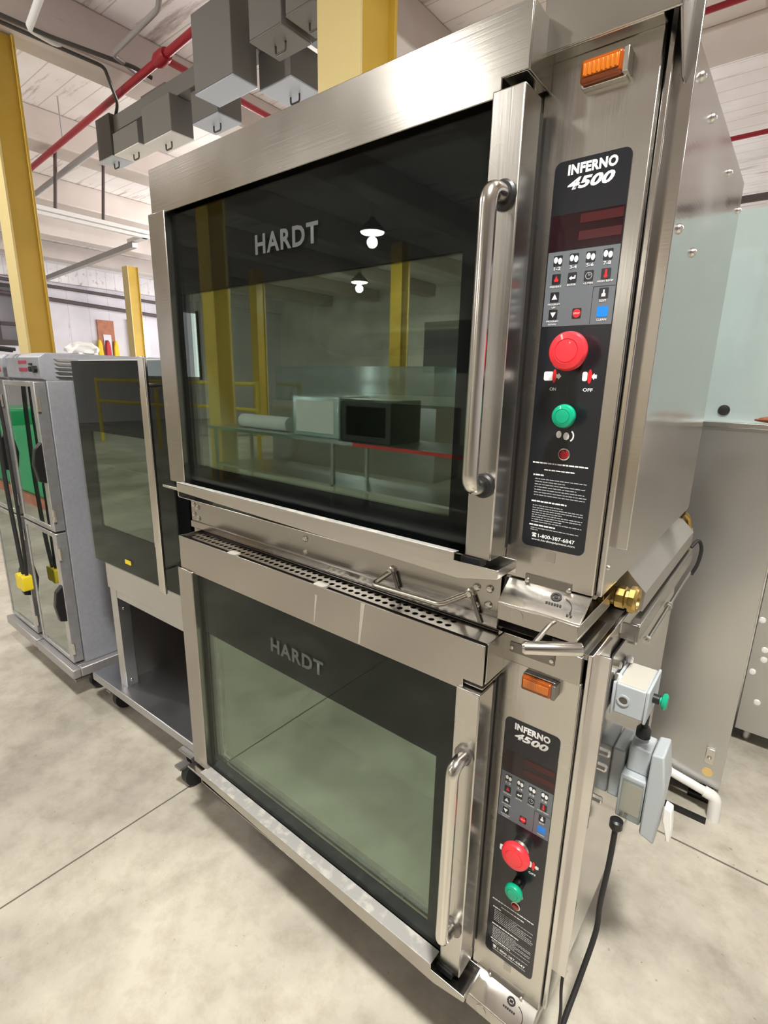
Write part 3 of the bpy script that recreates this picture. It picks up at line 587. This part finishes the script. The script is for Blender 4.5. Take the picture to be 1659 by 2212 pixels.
s.build('screw', 'dark_steel', t)
MB().box(.036, .078, -.0005, 0, .02, .100).build('paper_label', 'label_paper', b_, smooth=False)
s = MB(); s.prism([(.122, .055), (.137, .050), (.142, .010), (.144, -.030), (.136, -.030), (.128, .0), (.122, .02)], .03, .06); s.build('latch', 'pvc', t, bevel=.002)
t = thing('jumper_cable', 'short black cable joining the two grey electrical boxes', 'cable', (1.14, .30, .84))
MB().tube([(.0, 0, .013), (.0, 0, .06), (-.002, -.03, .125)], .0075, 12).build('cable', 'rubber', t)
MB().lathe([(.011, 0), (.016, .004), (.016, .022), (.011, .03)], (0, 0, .0), (0, 0, 1), 14).build('cable_gland', 'black_plastic', t)
t = thing('power_cable', 'black power cable hanging from the lower grey electrical box and trailing on the floor', 'cable', (1.115, .245, .64))
pts = [(.008, 0, -.02), (.008, -.01, -.12), (.004, -.02, -.24), (.006, -.03, -.32), (-.004, -.09, -.42), (-.012, -.17, -.50), (-.006, -.19, -.575), (.04, -.16, -.628), (.16, -.13, -.632), (.22, -.21, -.632), (.14, -.27, -.632), (.03, -.22, -.632)]
c_ = MB().tube(spline(pts, 8), .0065, 10).build('cable', 'rubber', t)
MB().lathe([(.009, -.03), (.015, -.022), (.015, -.004), (.010, 0)], (.008, 0, 0), (0, 0, 1), 14).build('cable_gland', 'black_plastic', t)
o = MB().tube(spline([(1.092, .09, .52), (1.092, .075, .40), (1.094, .062, .30), (1.100, .062, .22), (1.095, .085, .10), (1.10, .03, .006), (1.13, -.10, .005), (1.16, -.22, .005)], 8), .0035, 10).build('thin_cable', 'rubber')
tag(o, 'thinner black cable lying against the right side of the lower oven', 'cable')

# ------------------------------------------------------------------ oven on a stand, left of the stacked ovens
ST = thing('equipment_stand', 'low stainless stand on casters with deep bottom shelf under the black glass oven', 'stand', (-1.22, .0, 0), math.radians(2.0))
s = MB(); s.box(0, 1.0, 0, .80, .165, .205); s.build('bottom_shelf', 'steel_shelf', ST, bevel=.004)
s = MB(); s.box(.20, 1.0, .035, .04, .70, .86); s.box(.20, .205, .04, .78, .70, .86); s.box(.995, 1.0, .04, .78, .70, .86); s.box(.205, .995, .04, .78, .855, .86)
s.box(.205, .995, .042, .06, .66, .70); s.build('apron', 'steel_far', ST, bevel=.002)
for x, y in ((.205, .04), (.94, .04), (.205, .72), (.94, .72)):
    l_ = MB().box(x, x + .055, y, y + .055, .205, .70).build('leg', 'steel_far', ST, bevel=.002)
    for z in (.235, .60): MB().lathe([(.007, 0), (.006, .004), (0, .006)], (x + .055, y + .025, z), (1, 0, 0), 10).build('bolt', 'bolt_steel', l_)
MB().box(.26, .94, .765, .77, .21, .70).build('back_sheet', 'frame_dark', ST); MB().box(.206, .209, .10, .72, .206, .70).build('side_sheet', 'dark_steel', ST)  # dark back sheet stands in for the shaded space under the oven
for x, y in ((.09, .10), (.82, .015), (.09, .72), (.92, .72)):
    c = MB(); c.box(x - .045, x + .045, y - .04, y + .04, .158, .165); c.prism([(y - .03, .158), (y + .03, .158), (y + .02, .06), (y - .01, .06)], x - .024, x - .02, 'x'); c.prism([(y - .03, .158), (y + .03, .158), (y + .02, .06), (y - .01, .06)], x + .02, x + .024, 'x')
    c.box(x - .02, x + .02, y - .075, y - .03, .115, .125); c = c.build('caster', 'caster_grey', ST); MB().cyl((x - .017, y + .004, .058), (x + .017, y + .004, .058), .057, 22).build('wheel', 'rubber', c)
OV = thing('glass_front_oven', 'black glass fronted oven with long vertical steel bar handle standing on a stand', 'oven', (-1.22, .0, .86), math.radians(2.0))
s = MB(); s.box(.245, .25, -.0, .74, 0, .82); s.box(.98, .985, 0, .74, 0, .82); s.box(.25, .98, .735, .74, 0, .82); s.box(.25, .98, 0, .735, .815, .82); s.box(.25, .98, 0, .735, 0, .005); s.build('body', 'black_plastic', OV)
s = MB(); s.box(.30, .76, .55, .56, .10, .70); s.box(.30, .302, .01, .55, .1, .7); s.box(.758, .76, .01, .55, .1, .7); s.box(.30, .76, .01, .55, .095, .1); s.box(.30, .76, .01, .55, .70, .705)
for z in (.25, .40, .55): s.box(.305, .755, .05, .54, z, z + .004)
s.build('cavity_liner', 'steel_dull', OV)
fr = MB(); a = (.33, .735, .165, .555); fr.box(.235, a[0], -.016, -.012, 0, .82); fr.box(a[1], .90, -.016, -.012, 0, .82); fr.box(a[0], a[1], -.016, -.012, a[3], .82); fr.box(a[0], a[1], -.016, -.012, 0, a[2])
d_ = MB().box(.235, .90, -.022, -.0165, .0, .82).build('door_glass', 'door_glass', OV)
MB().box(.32, .745, -.0115, -.0105, .155, .565).build('inner_glass', 'inner_glass', OV)
fr.build('glass_border', 'black_glass', d_, smooth=False)
s = MB(); s.box(.235, .90, -.012, -.001, 0, .10); s.box(.235, .29, -.012, -.001, .1, .82); s.box(.78, .9, -.010, -.001, .1, .82); s.box(.29, .78, -.010, -.001, .72, .82); s.build('door_frame', 'black_plastic', d_)
MB().box(.903, .98, -.02, 0, 0, .82).build('control_strip', 'black_glass', OV, bevel=.002)
h = MB().box(.855, .893, -.085, -.072, .03, .83).build('handle', 'handle_steel', OV, bevel=.004)
MB().box(.745, .760, -.0245, -.022, .16, .73).build('glass_edge', 'steel_far', d_)
for z in (.12, .74): MB().cyl((.874, -.072, z), (.874, -.022, z), .009, 12).build('handle_mount', 'bolt_steel', h)
MB().prism(rrect(.505, .550, .040, .058, .002, 2), -.0232, -.0222).build('warning_sticker', 'yellow_plug', d_, smooth=False)
s = MB(); s.box(.24, .99, .01, .76, .82, .826); s.build('lid_sheet', 'white_paint', OV)
bm = bmesh.new(); bmesh.ops.create_icosphere(bm, subdivisions=3, radius=1); rr = random.Random(5)
for v in bm.verts:
    v.co *= 1 + rr.uniform(-.16, .16); v.co.x *= .085; v.co.y *= .07; v.co.z = max(v.co.z * .042, -.02)
me = bpy.data.meshes.new('plastic_bag'); bm.to_mesh(me); bm.free(); o = link('plastic_bag', me, 'bag_white', smooth=True, ang=50); o.location = (-1.14, .42, 1.708)
o.location = (-1.52, .26, 1.741); tag(o, 'crumpled white plastic bag lying on top of the grey holding cabinet with red readouts', 'bag')

# ------------------------------------------------------------------ two heated holding cabinets at the far left
def holding_cabinet(x0, x1, label, right):
    T = thing('holding_cabinet', label, 'holding cabinet', (x0, 0, 0), 0, 'holding cabinets in the row'); W = x1 - x0; D = .80
    s = MB(); s.box(W - .02, W, .02, D, .20, 1.60); s.box(0, .02, .02, D, .20, 1.60); s.box(.02, W - .02, D - .02, D, .20, 1.60); s.box(.02, W - .02, .02, D - .02, .20, .23); s.box(.02, W - .02, .02, D - .02, 1.57, 1.60)
    s.box(.02, W - .02, .02, D - .02, .89, .92); s.build('body', 'cab_grey', T, bevel=.002)
    s = MB(); s.prism([(0.02, 1.60), (.0, 1.61), (.0, 1.70), (.03, 1.72), (D, 1.72), (D, 1.60)], 0, W, 'x'); cs = s.build('control_housing', 'cab_grey', T, bevel=.003)
    for k in range(5): MB().prism([(.06, 1.695 - .019 * k), (.17, 1.693 - .019 * k), (.165, 1.683 - .019 * k), (.075, 1.684 - .019 * k)], W, W + .006, 'x').build('louvre', 'steel_bright', cs)
    if right:
        s = MB(); s.box(W - .25, W - .15, -.002, .0, 1.672, 1.686); s.box(W - .25, W - .15, -.002, 0, 1.638, 1.654); s.build('red_display', 'red_label', cs)
        s = MB(); s.box(W - .11, W - .08, -.006, 0, 1.665, 1.674); s.cyl((W - .095, 0, 1.648), (W - .095, -.012, 1.648), .011, 16); s.cyl((W - .04, 0, 1.648), (W - .04, -.014, 1.648), .016, 16); s.build('control_knob', 'black_plastic', cs)
    else:
        MB().box(.06, W - .03, -.002, 0, 1.635, 1.655).build('red_label', 'red_label', cs); MB().box(.06, W - .10, -.002, 0, 1.665, 1.685).build('vent_grille', 'black_plastic', cs)
    for z0, z1, ld in ((.215, .895, 'lower'), (.905, 1.595, 'upper')):
        s = MB(); f = .028; s.box(.01, f, -.03, .018, z0, z1); s.box(W - .055, W - .01, -.03, .018, z0, z1); s.box(f, W - .055, -.03, .018, z0, z0 + f * .8); s.box(f, W - .055, -.03, .018, z1 - f * .8, z1)
        d = s.build('door', 'cab_light', T, bevel=.003)
        MB().box(f - .005, W - .05, -.026, -.020, z0 + .02, z1 - .02).build('window_pane', 'cab_glass', d)
        zc = (z0 + z1) / 2 - .02
        s = MB(); s.prism([(-.03, zc + .10), (-.06, zc + .07), (-.072, zc), (-.06, zc - .08), (-.03, zc - .09)], W - .045, W - .012, 'x'); s.build('latch', 'black_plastic', d, bevel=.004)
        for zz in (z0 + .08, z1 - .10): MB().cyl((W - .004, -.022, zz - .03), (W - .004, -.022, zz + .03), .007, 10).build('hinge_pin', 'bolt_steel', d)
    MB().box(.10, W - .1, .30, .70, .24, 1.55).build('rack', 'steel_dull', T)
    s = MB(); s.box(-.0, W + .045, -.06, -.02, .155, .205); s.box(W + .005, W + .045, -.02, D, .155, .205); s.box(.0, W, -.02, D, .165, .2); s.build('bumper', 'conduit', T, bevel=.006)
    for x, y in ((.07, .08), (W - .06, .08), (.07, D - .1), (W - .06, D - .1)):
        c = MB(); c.box(x - .035, x + .035, y - .04, y + .04, .145, .165); c.prism([(y - .03, .15), (y + .03, .15), (y + .03, .05), (y + .01, .05)], x - .024, x - .02, 'x'); c.prism([(y - .03, .15), (y + .03, .15), (y + .03, .05), (y + .01, .05)], x + .02, x + .024, 'x')
        c.box(x - .015, x + .015, y - .10, y - .03, .085, .10); c = c.build('caster', 'caster_grey', T); MB().cyl((x - .017, y + .025, .055), (x + .017, y + .025, .055), .054, 20).build('wheel', 'rubber', c)
    return T
holding_cabinet(-1.77, -1.345, 'grey holding cabinet with two red readouts and louvred side next to the black glass oven', True)
holding_cabinet(-2.26, -1.83, 'grey holding cabinet with a long red label cut by the left edge of the photo', False)
T = thing('extension_cable', 'black power cord with yellow plugs draped over the front of the holding cabinet', 'cord', (-1.68, -.085, .60))
s = MB(); s.tube(spline([(-.02, .10, 1.135), (-.02, .02, 1.135), (-.035, -.01, 1.09), (-.04, -.005, .8), (-.055, -.005, .5), (-.03, -.005, .2), (-.0, -.008, .03)], 8), .010, 10)
s.tube(spline([(.02, .10, 1.138), (.02, .02, 1.138), (.04, -.01, 1.08), (.055, -.005, .8), (.06, -.005, .45), (.055, -.005, .2), (.045, -.008, .03)], 8), .008, 10); s.build('cord', 'rubber', T)
for x in (-.02, .035): MB().prism(rrect(x - .02, x + .03, -.045, .035, .012, 3), -.035, .01).build('plug', 'yellow_plug', T, bevel=.003)

# ------------------------------------------------------------------ stainless cabinet behind the ovens, right
T = thing('stainless_cabinet', 'tall stainless cabinet with pale upper panel behind the right side of the ovens', 'cabinet', (.60, 1.24, 0))
s = MB(); s.box(0, .70, 0, .012, .115, 1.50); s.box(.69, .70, .012, .95, .06, 1.50); s.box(0, .01, .012, .95, .06, 1.50); s.box(.01, .69, .94, .95, .06, 1.50); s.box(.0, .70, .012, .95, 1.49, 1.50); s.build('body', 'steel_far', T, bevel=.002)
MB().box(.0, 1.2, -.012, .10, 1.497, 1.515).build('ledge', 'steel_bright', T, bevel=.002)
s = MB(); s.box(.0, 1.2, .05, .06, 1.515, 2.175); s.box(.0, .01, .06, .9, 1.515, 2.175); s.box(0, 1.2, .05, .09, 2.175, 2.19); up_ = s.build('upper_panel', 'pale_sheet', T)
MB().lathe([(.018, 0), (.018, .006), (.008, .008), (0, .008)], (.487, .05, 1.553), (0, -1, 0), 20).build('black_plug', 'black_plastic', up_)
s = MB(); s.box(.635, .665, -.014, 0, .22, .285); s.cyl((.65, -.022, .245), (.65, -.014, .245), .008, 10); s.build('latch', 'bolt_steel', T, bevel=.002)
MB().cyl((.652, -.002, .175), (.652, 0, .175), .018, 20).build('foam_cap', 'seal_yellow', T)
s = MB(); s.box(.02, .68, .30, .34, 0, .115); s.box(.60, .68, .05, .30, .0, .02); s.build('plinth', 'black_plastic', T)
T = thing('pvc_pipe', 'white plastic pipe with an elbow along the foot of the stainless cabinet', 'pipe', (1.09, 1.215, .12))
s = MB(); s.tube([(-.1, 0, .035), (.17, 0, -.015)], .017, 16); s.tube([(.02, 0, .013), (.045, 0, .008)], .020, 16); s.build('pipe', 'pvc', T)
MB().tube(arc_path([(.165, 0, -.014), (.205, 0, -.022), (.21, 0, -.12)], .03), .022, 16).build('elbow', 'pvc', T)
tag(MB().box(1.13, 1.28, 1.165, 1.185, 0, .016).build('rubber_strip', 'rubber'), 'black rubber strip on the floor in front of the white pipe', 'strip')
bm = bmesh.new(); bmesh.ops.create_icosphere(bm, subdivisions=2, radius=1)
for v in bm.verts: v.co *= 1 + rr.uniform(-.25, .25); v.co.x *= .05; v.co.y *= .025; v.co.z *= .010
me = bpy.data.meshes.new('dirty_rag'); bm.to_mesh(me); bm.free(); o = link('dirty_rag', me, 'rust_leaf'); o.location = (1.235, 1.250, 1.529); tag(o, 'small brown rag lying on the ledge of the stainless cabinet', 'rag')
T = thing('stainless_counter', 'stainless counter with white capped bolts at the right edge behind the cabinet', 'counter', (1.306, 1.78, 0))
s = MB(); s.box(.0, .9, 0, .7, .09, 1.22); s.build('body', 'steel_far', T, bevel=.003); MB().box(-.0, .9, -.02, 0, 1.15, 1.22).build('edge', 'steel_bright', T, bevel=.003)
for x, y in ((.05, .1), (.85, .1), (.05, .6), (.85, .6)): MB().cyl((x, y, 0), (x, y, .09), .02, 14).build('leg', 'steel_far', T)
for x, z in ((.016, .643), (.047, .508), (.051, .462), (.021, .392), (.061, .251)): MB().lathe([(.014, 0), (.012, .008), (0, .012)], (x, 0, z), (0, -1, 0), 12).build('bolt_cap', 'pvc', T)
T = thing('flexible_tube', 'thin black tube hanging behind the upper oven in front of the stainless cabinet', 'tube', (1.10, .95, 1.15))
MB().tube(spline([(0, -.02, -.01), (.015, .0, .01), (.025, .02, -.02), (.022, .02, -.07), (.01, .02, -.11)], 8), .0055, 10).build('tube', 'rubber', T)

# ------------------------------------------------------------------ columns
column(-.72, 1.40, 'yellow steel column rising right behind the upper oven')
column(-4.48, .98, 'yellow steel column standing behind the holding cabinets at the left edge', .235, .235)
column(-13.2, 6.35, 'small distant yellow steel column beside the bright doorway')
column(-5.75, -4.3, 'yellow steel column mirrored large at the left of the upper oven glass')
column(-10.6, -8.9, 'yellow steel column mirrored thin near the middle of the upper oven glass')
column(-5.75, -8.9, 'yellow steel column mirrored right of the middle of the upper oven glass')
column(-.85, -8.9, 'yellow steel column in the far hall right of the mirrored ones')

# ------------------------------------------------------------------ electrical boxes on the bus duct under the ceiling
D = MB(); D.box(-4.6, -1.35, 2.06, 2.20, 4.0, 4.14); o = D.build('bus_duct', 'elec_grey', bevel=.004); tag(o, 'grey bus duct running under the ceiling above the electrical boxes', 'duct')
def tap(name, label, x0, x1, y0, y1, z0, z1, m='elec_grey', cover='elec_pale', handle=True):
    T = thing(name, label, 'electrical box', ((x0 + x1) / 2, (y0 + y1) / 2, z0), 0, 'electrical boxes on the bus duct'); a, b = (x1 - x0) / 2, (y1 - y0) / 2
    MB().box(-a, a, -b, b, .012, z1 - z0).build('enclosure', m, T, bevel=.006)
    c = MB().box(-a, a, -b, b, 0, .012).build('bottom_cover', cover, T, bevel=.004)  # pale cover colours stand in for light striking the box bottoms
    if handle:
        s = MB(); s.tube(arc_path([(-.05, 0, 0), (-.05, 0, -.05), (.05, 0, -.05), (.05, 0, 0)], .02, 4), .007, 8); s.build('switch_handle', 'elec_dark', c)
    return T
tap('bus_plug_box', 'black electrical box at the left end of the bus duct', -4.90, -4.60, 2.02, 2.24, 3.78, 4.16, 'elec_dark')
tap('bus_plug_box', 'tall dark grey electrical box third from the left end of the bus duct', -4.30, -3.85, 2.205, 2.42, 3.95, 4.28)
tap('bus_plug_box', 'bright bottomed electrical box second from the left end of the bus duct', -4.48, -4.00, 1.98, 2.18, 3.74, 3.93, 'elec_grey', 'white_paint')
tap('bus_plug_box', 'long low electrical box with white underside left of the middle', -3.90, -3.42, 1.98, 2.20, 3.70, 3.998, 'elec_grey', 'white_paint')
tap('bus_plug_box', 'small grey electrical box with pale underside in the middle of the bus duct', -3.28, -2.90, 2.10, 2.34, 3.75, 3.998)
tap('bus_plug_box', 'big grey electrical box with pale blue underside near the oven top', -2.76, -2.28, 1.80, 2.02, 3.72, 4.24, 'elec_grey', 'elec_pale', False)
tap('bus_plug_box', 'wide grey electrical box with ring handle under it left of the near column', -2.36, -2.0, 2.10, 2.50, 3.75, 3.998)
tap('bus_plug_box', 'dark grey electrical box second from the near column', -1.98, -1.66, 1.72, 1.98, 3.78, 4.20, 'elec_grey', 'elec_grey')
tap('bus_plug_box', 'dark grey electrical box next to the near column', -1.62, -1.36, 1.72, 1.98, 3.80, 4.28, 'elec_grey', 'elec_grey')
tap('bus_plug_box', 'flat grey electrical box behind the big one beside the column', -1.90, -1.62, 2.205, 2.40, 3.95, 4.2)

def pipe(name, label, cat, pts, r, m, n=12, hang=None, rad=.05):
    T = thing(name, label, cat, pts[0]); P0 = Vector(pts[0])
    MB().tube([p - P0 for p in arc_path(pts, rad)], r, n).build('pipe' if cat != 'cable' else 'cable', m, T)
    if hang:
        for x, y, z in hang: MB().cyl(Vector((x, y, z)) - P0, Vector((x, y, ZD)) - P0, .008, 8).build('hanger', 'conduit', T)
    return T
T = pipe('sprinkler_pipe', 'red sprinkler pipe crossing the ceiling above the bus duct at the left', 'pipe', [(-12, 2.6, 4.335), (-7.66, 2.31, 4.335), (-3.62, 2.06, 4.335), (4.0, 1.6, 4.335)], .033, 'pipe_red', hang=[(-6.2, 2.22, 4.34), (-2.75, 2.0, 4.34)])
MB().lathe([(.05, -.09), (.06, -.05), (.06, .05), (.05, .09)], (-3.62 + 12, 2.06 - 2.6, 0), (1, -.06, 0), 14).build('tee_fitting', 'pipe_red', T)
pipe('sprinkler_pipe', 'red sprinkler branch pipe leaving the tee behind the electrical boxes', 'pipe', [(-3.62, 2.11, 4.335), (-3.69, 3.3, 4.335), (-3.8, 8.0, 4.335)], .030, 'pipe_red')
pipe('sprinkler_pipe', 'red sprinkler pipe at top right, nearer of the two', 'pipe', [(-.6, 3.98, 4.22), (8.9, 4.0, 4.22)], .022, 'pipe_red')
pipe('sprinkler_pipe', 'red sprinkler pipe at top right, farther of the two', 'pipe', [(-.6, 6.4, 4.22), (8.9, 6.45, 4.22)], .024, 'pipe_red')
pipe('ceiling_pipe', 'dark pipe at right just above the pale cabinet panel', 'pipe', [(-.6, 8.7, 4.22), (8.9, 8.75, 4.22)], .05, 'dark_bar')
pipe('conduit', 'pale grey conduit running below the red pipe at the left', 'pipe', [(-11, 2.75, 4.18), (-8.35, 2.54, 4.18), (-4.67, 2.27, 4.18)], .035, 'conduit')
pipe('conduit', 'white conduit with a bend at the upper left corner', 'pipe', [(-2.6, .75, 4.40), (-3.71, 1.16, 4.40), (-4.25, 1.25, 4.40), (-4.3, 1.5, 4.40)], .028, 'white_paint')
pipe('conduit', 'grey conduit angling across the near ceiling bay', 'pipe', [(-1.9, 1.15, 4.40), (-3.15, 1.78, 4.40), (-4.05, 1.84, 4.40), (-4.2, 2.2, 4.40)], .022, 'conduit')
pipe('ceiling_cable', 'dark cable along the beam at the left dropping to the electrical boxes', 'cable', [(-4.27, .4, 4.395), (-4.22, 1.4, 4.395), (-4.08, 2.05, 4.395), (-4.05, 2.2, 4.36)], .018, 'cable')
pipe('ceiling_cable', 'second dark cable along the beam curving down to the black electrical box', 'cable', [(-4.36, .4, 4.395), (-4.32, 1.3, 4.39), (-4.25, 1.85, 4.37), (-4.55, 2.1, 4.25), (-4.75, 2.14, 4.12)], .016, 'cable')
# suspended steel frame at the left
T = thing('hanging_frame', 'suspended white steel frame below the ceiling at the left', 'steel frame', (-6.7, 2.0, 3.6))
s = MB(); s.box(-.12, -.04, -1.6, 1.5, 0, .05); s.box(-.05, .0, -1.6, 1.5, .05, .10); s.box(-.05, .0, .0, .01, .05, .1); s.build('long_rail', 'white_paint', T, bevel=.004)
MB().prism([(-.40, 1.50), (-5.3, 1.88), (-5.3, 1.80), (-.40, 1.42)], -.08, .0, 'z').build('cross_rail', 'conduit', T)
MB().box(-.55, -.05, 1.42, 1.52, .0, .05).build('corner_plate', 'white_paint', T)
for y in (.25, .85): MB().tube([(-.03, y, .10), (-.12, y + .12, .82)], .022, 8).build('hanger_bar', 'dark_bar', T)
# far wall: pipes, window, doorway
pipe('wall_pipe', 'dark pipe along the far left wall, upper of two', 'pipe', [(-16.9, -2, 4.35), (-16.9, 5.8, 4.15), (-16.9, 10, 4.05)], .05, 'dark_bar')
pipe('wall_pipe', 'dark pipe along the far left wall, lower of two', 'pipe', [(-16.9, -2, 4.02), (-16.9, 5.8, 3.78), (-16.9, 10, 3.6)], .06, 'dark_bar')
T = MB(); x = X0 + .01; T.box(x, x + .08, 5.0, 5.28, 2.45, 4.1); T.box(x, x + .08, 1.0, 5.28, 2.4, 2.55); T.box(x, x + .08, 1.0, 5.28, 4.0, 4.1); T.box(x, x + .06, 1.0, 5.0, 2.95, 3.05)
for y in (1.0, 1.9, 2.8, 3.7, 4.4): T.box(x, x + .06, y, y + .06, 2.45, 4.1)
wf = struct(T.build('window_1', 'frame_dark')); MB().box(X0 + .002, X0 + .012, 1.0, 5.2, 2.45, 4.1).build('window_pane', 'window_pane', wf)
d = MB(); d.box(X0 + .003, X0 + .08, 8.25, 8.75, 0, 3.35); d = struct(d.build('window_2', 'daylight')); s = MB()
for z in (2.95, 3.1, 3.25): s.box(X0 + .08, X0 + .09, 8.25, 8.75, z, z + .03)
s.box(X0 + .003, X0 + .10, 8.15, 8.25, 0, 3.45); s.box(X0 + .003, X0 + .10, 8.75, 8.85, 0, 3.45); s.build('window_frame', 'white_paint', d)
d = struct(MB().box(X0 + .003, X0 + .05, 7.15, 7.68, 0, 3.35).build('door_1', 'brick_orange')); MB().box(X0 + .05, X0 + .07, 7.3, 7.55, 0, 2.9).build('door_panel', 'conduit', d)
for i, (y, c, lb) in enumerate(((7.14, 'vest_yellow', 'yellow safety vest hanging at the orange doorway, left one'), (7.40, 'vest_red', 'red safety vest hanging at the orange doorway'), (7.66, 'vest_yellow', 'yellow safety vest hanging at the orange doorway, right one'))):
    s = MB(); s.prism([(y - .10, 1.9), (y + .10, 1.9), (y + .08, 2.55), (y + .04, 2.72), (y - .04, 2.72), (y - .08, 2.5)], X0 + .071, X0 + .15, 'x'); tag(s.build('safety_vest', c, bevel=.03), lb, 'vest', 'vests at the orange doorway')

# ------------------------------------------------------------------ hall behind the photographer, seen as reflections
T = thing('work_table', 'long stainless work table mirrored in the upper oven glass', 'table', (-3.2, -4.2, 0))
MB().box(-2.6, 2.2, -.4, .4, .86, .90).build('table_top', 'steel_far', T)
MB().box(-2.5, 2.1, -.35, .35, .30, .33).build('under_shelf', 'steel_far', T)
for x in (-2.5, 0, 2.05):
    for y in (-.33, .33): MB().box(x - .02, x + .02, y - .02, y + .02, 0, .86).build('leg', 'steel_far', T)
MB().box(.4, 2.2, .40, .41, .86, .90).build('red_edge', 'red_edge', T)
T = thing('wrapped_appliance', 'pale plastic wrapped appliance on the work table', 'appliance', (-3.55, -4.2, .90)); MB().box(-.42, .42, -.3, .3, 0, .52).build('body', 'pale_sheet', T, bevel=.02); MB().box(-.34, .34, .3, .31, .06, .46).build('front_sheet', 'table_white', T)
T = thing('dark_oven', 'dark small oven beside the wrapped appliance on the work table', 'oven', (-2.7, -4.2, .90)); MB().box(-.38, .38, -.3, .3, 0, .50).build('body', 'black_plastic', T, bevel=.01)
MB().box(-.3, .3, .3, .31, .08, .42).build('door', 'black_glass', T)
o = MB().cyl((-5.3, -4.1, 1.0), (-4.25, -4.1, 1.0), .10, 18).build('foam_roll', 'table_white'); tag(o, 'white roll lying on the left end of the work table', 'roll')
T = thing('display_case', 'large glass display case standing behind the work table', 'display case', (-5.2, -6.6, 0)); MB().box(-2.0, 2.0, -.4, .4, .0, 1.2).build('base', 'steel_far', T); MB().box(-1.9, 1.9, -.35, .35, 1.2, 1.85).build('glass_top', 'pale_plastic', T)
T = thing('guard_rail', 'yellow guard rail mirrored behind the work table', 'rail', (-9.0, -5.7, 0))
for z in (1.0, 1.5): MB().cyl((-3, 0, z), (2.0, 0, z), .04, 10).build('rail', 'yellow_rail', T)
for x in (-3, -.5, 2.0): MB().cyl((x, 0, 0), (x, 0, 1.55), .04, 10).build('post', 'yellow_rail', T)
T = thing('guard_rail', 'yellow guard rail mirrored in the holding cabinet doors', 'rail', (-7.4, -2.2, 0))
for z in (1.05, 1.55): MB().cyl((-2.5, 0, z), (1.5, 0, z), .035, 10).build('rail', 'yellow_rail', T)
for x in (-2.5, 1.5): MB().cyl((x, 0, 0), (x, 0, 1.6), .035, 10).build('post', 'yellow_rail', T)
for i, (x, y, h) in enumerate(((-6.3, -1.75, .95), (-7.6, -1.8, 1.15), (-8.9, -1.9, 1.0))):
    T = thing('wrapped_pallet', 'green wrapped pallet load mirrored in the holding cabinet doors, %s' % ('nearest one', 'middle one', 'farthest one')[i], 'pallet', (x, y, 0), 0, 'green wrapped pallet loads')
    MB().box(-.55, .55, -.35, .35, .12, h).build('load', 'green_wrap', T, bevel=.03); MB().box(-.58, .58, -.38, .38, 0, .12).build('pallet_base', 'brick_orange', T)
d = struct(MB().box(-9.5, -4.0, Y0 + .003, Y0 + .02, 1.9, 3.6).build('window_3', 'window_pane'))
MB().box(-6.2, -5.2, Y0 + .02, Y0 + .06, 0, 3.4).build('window_frame', 'white_paint', d)

# ------------------------------------------------------------------ litter
bm = bmesh.new(); bmesh.ops.create_icosphere(bm, subdivisions=2, radius=1)
for v in bm.verts: v.co *= 1 + rr.uniform(-.35, .35); v.co.x *= .016; v.co.y *= .010; v.co.z *= .003
me = bpy.data.meshes.new('dry_leaf'); bm.to_mesh(me); bm.free(); o = link('dry_leaf', me, 'rust_leaf'); o.location = (.68, -.21, .003); tag(o, 'small rust brown leaf scrap on the floor in front of the lower oven', 'leaf')
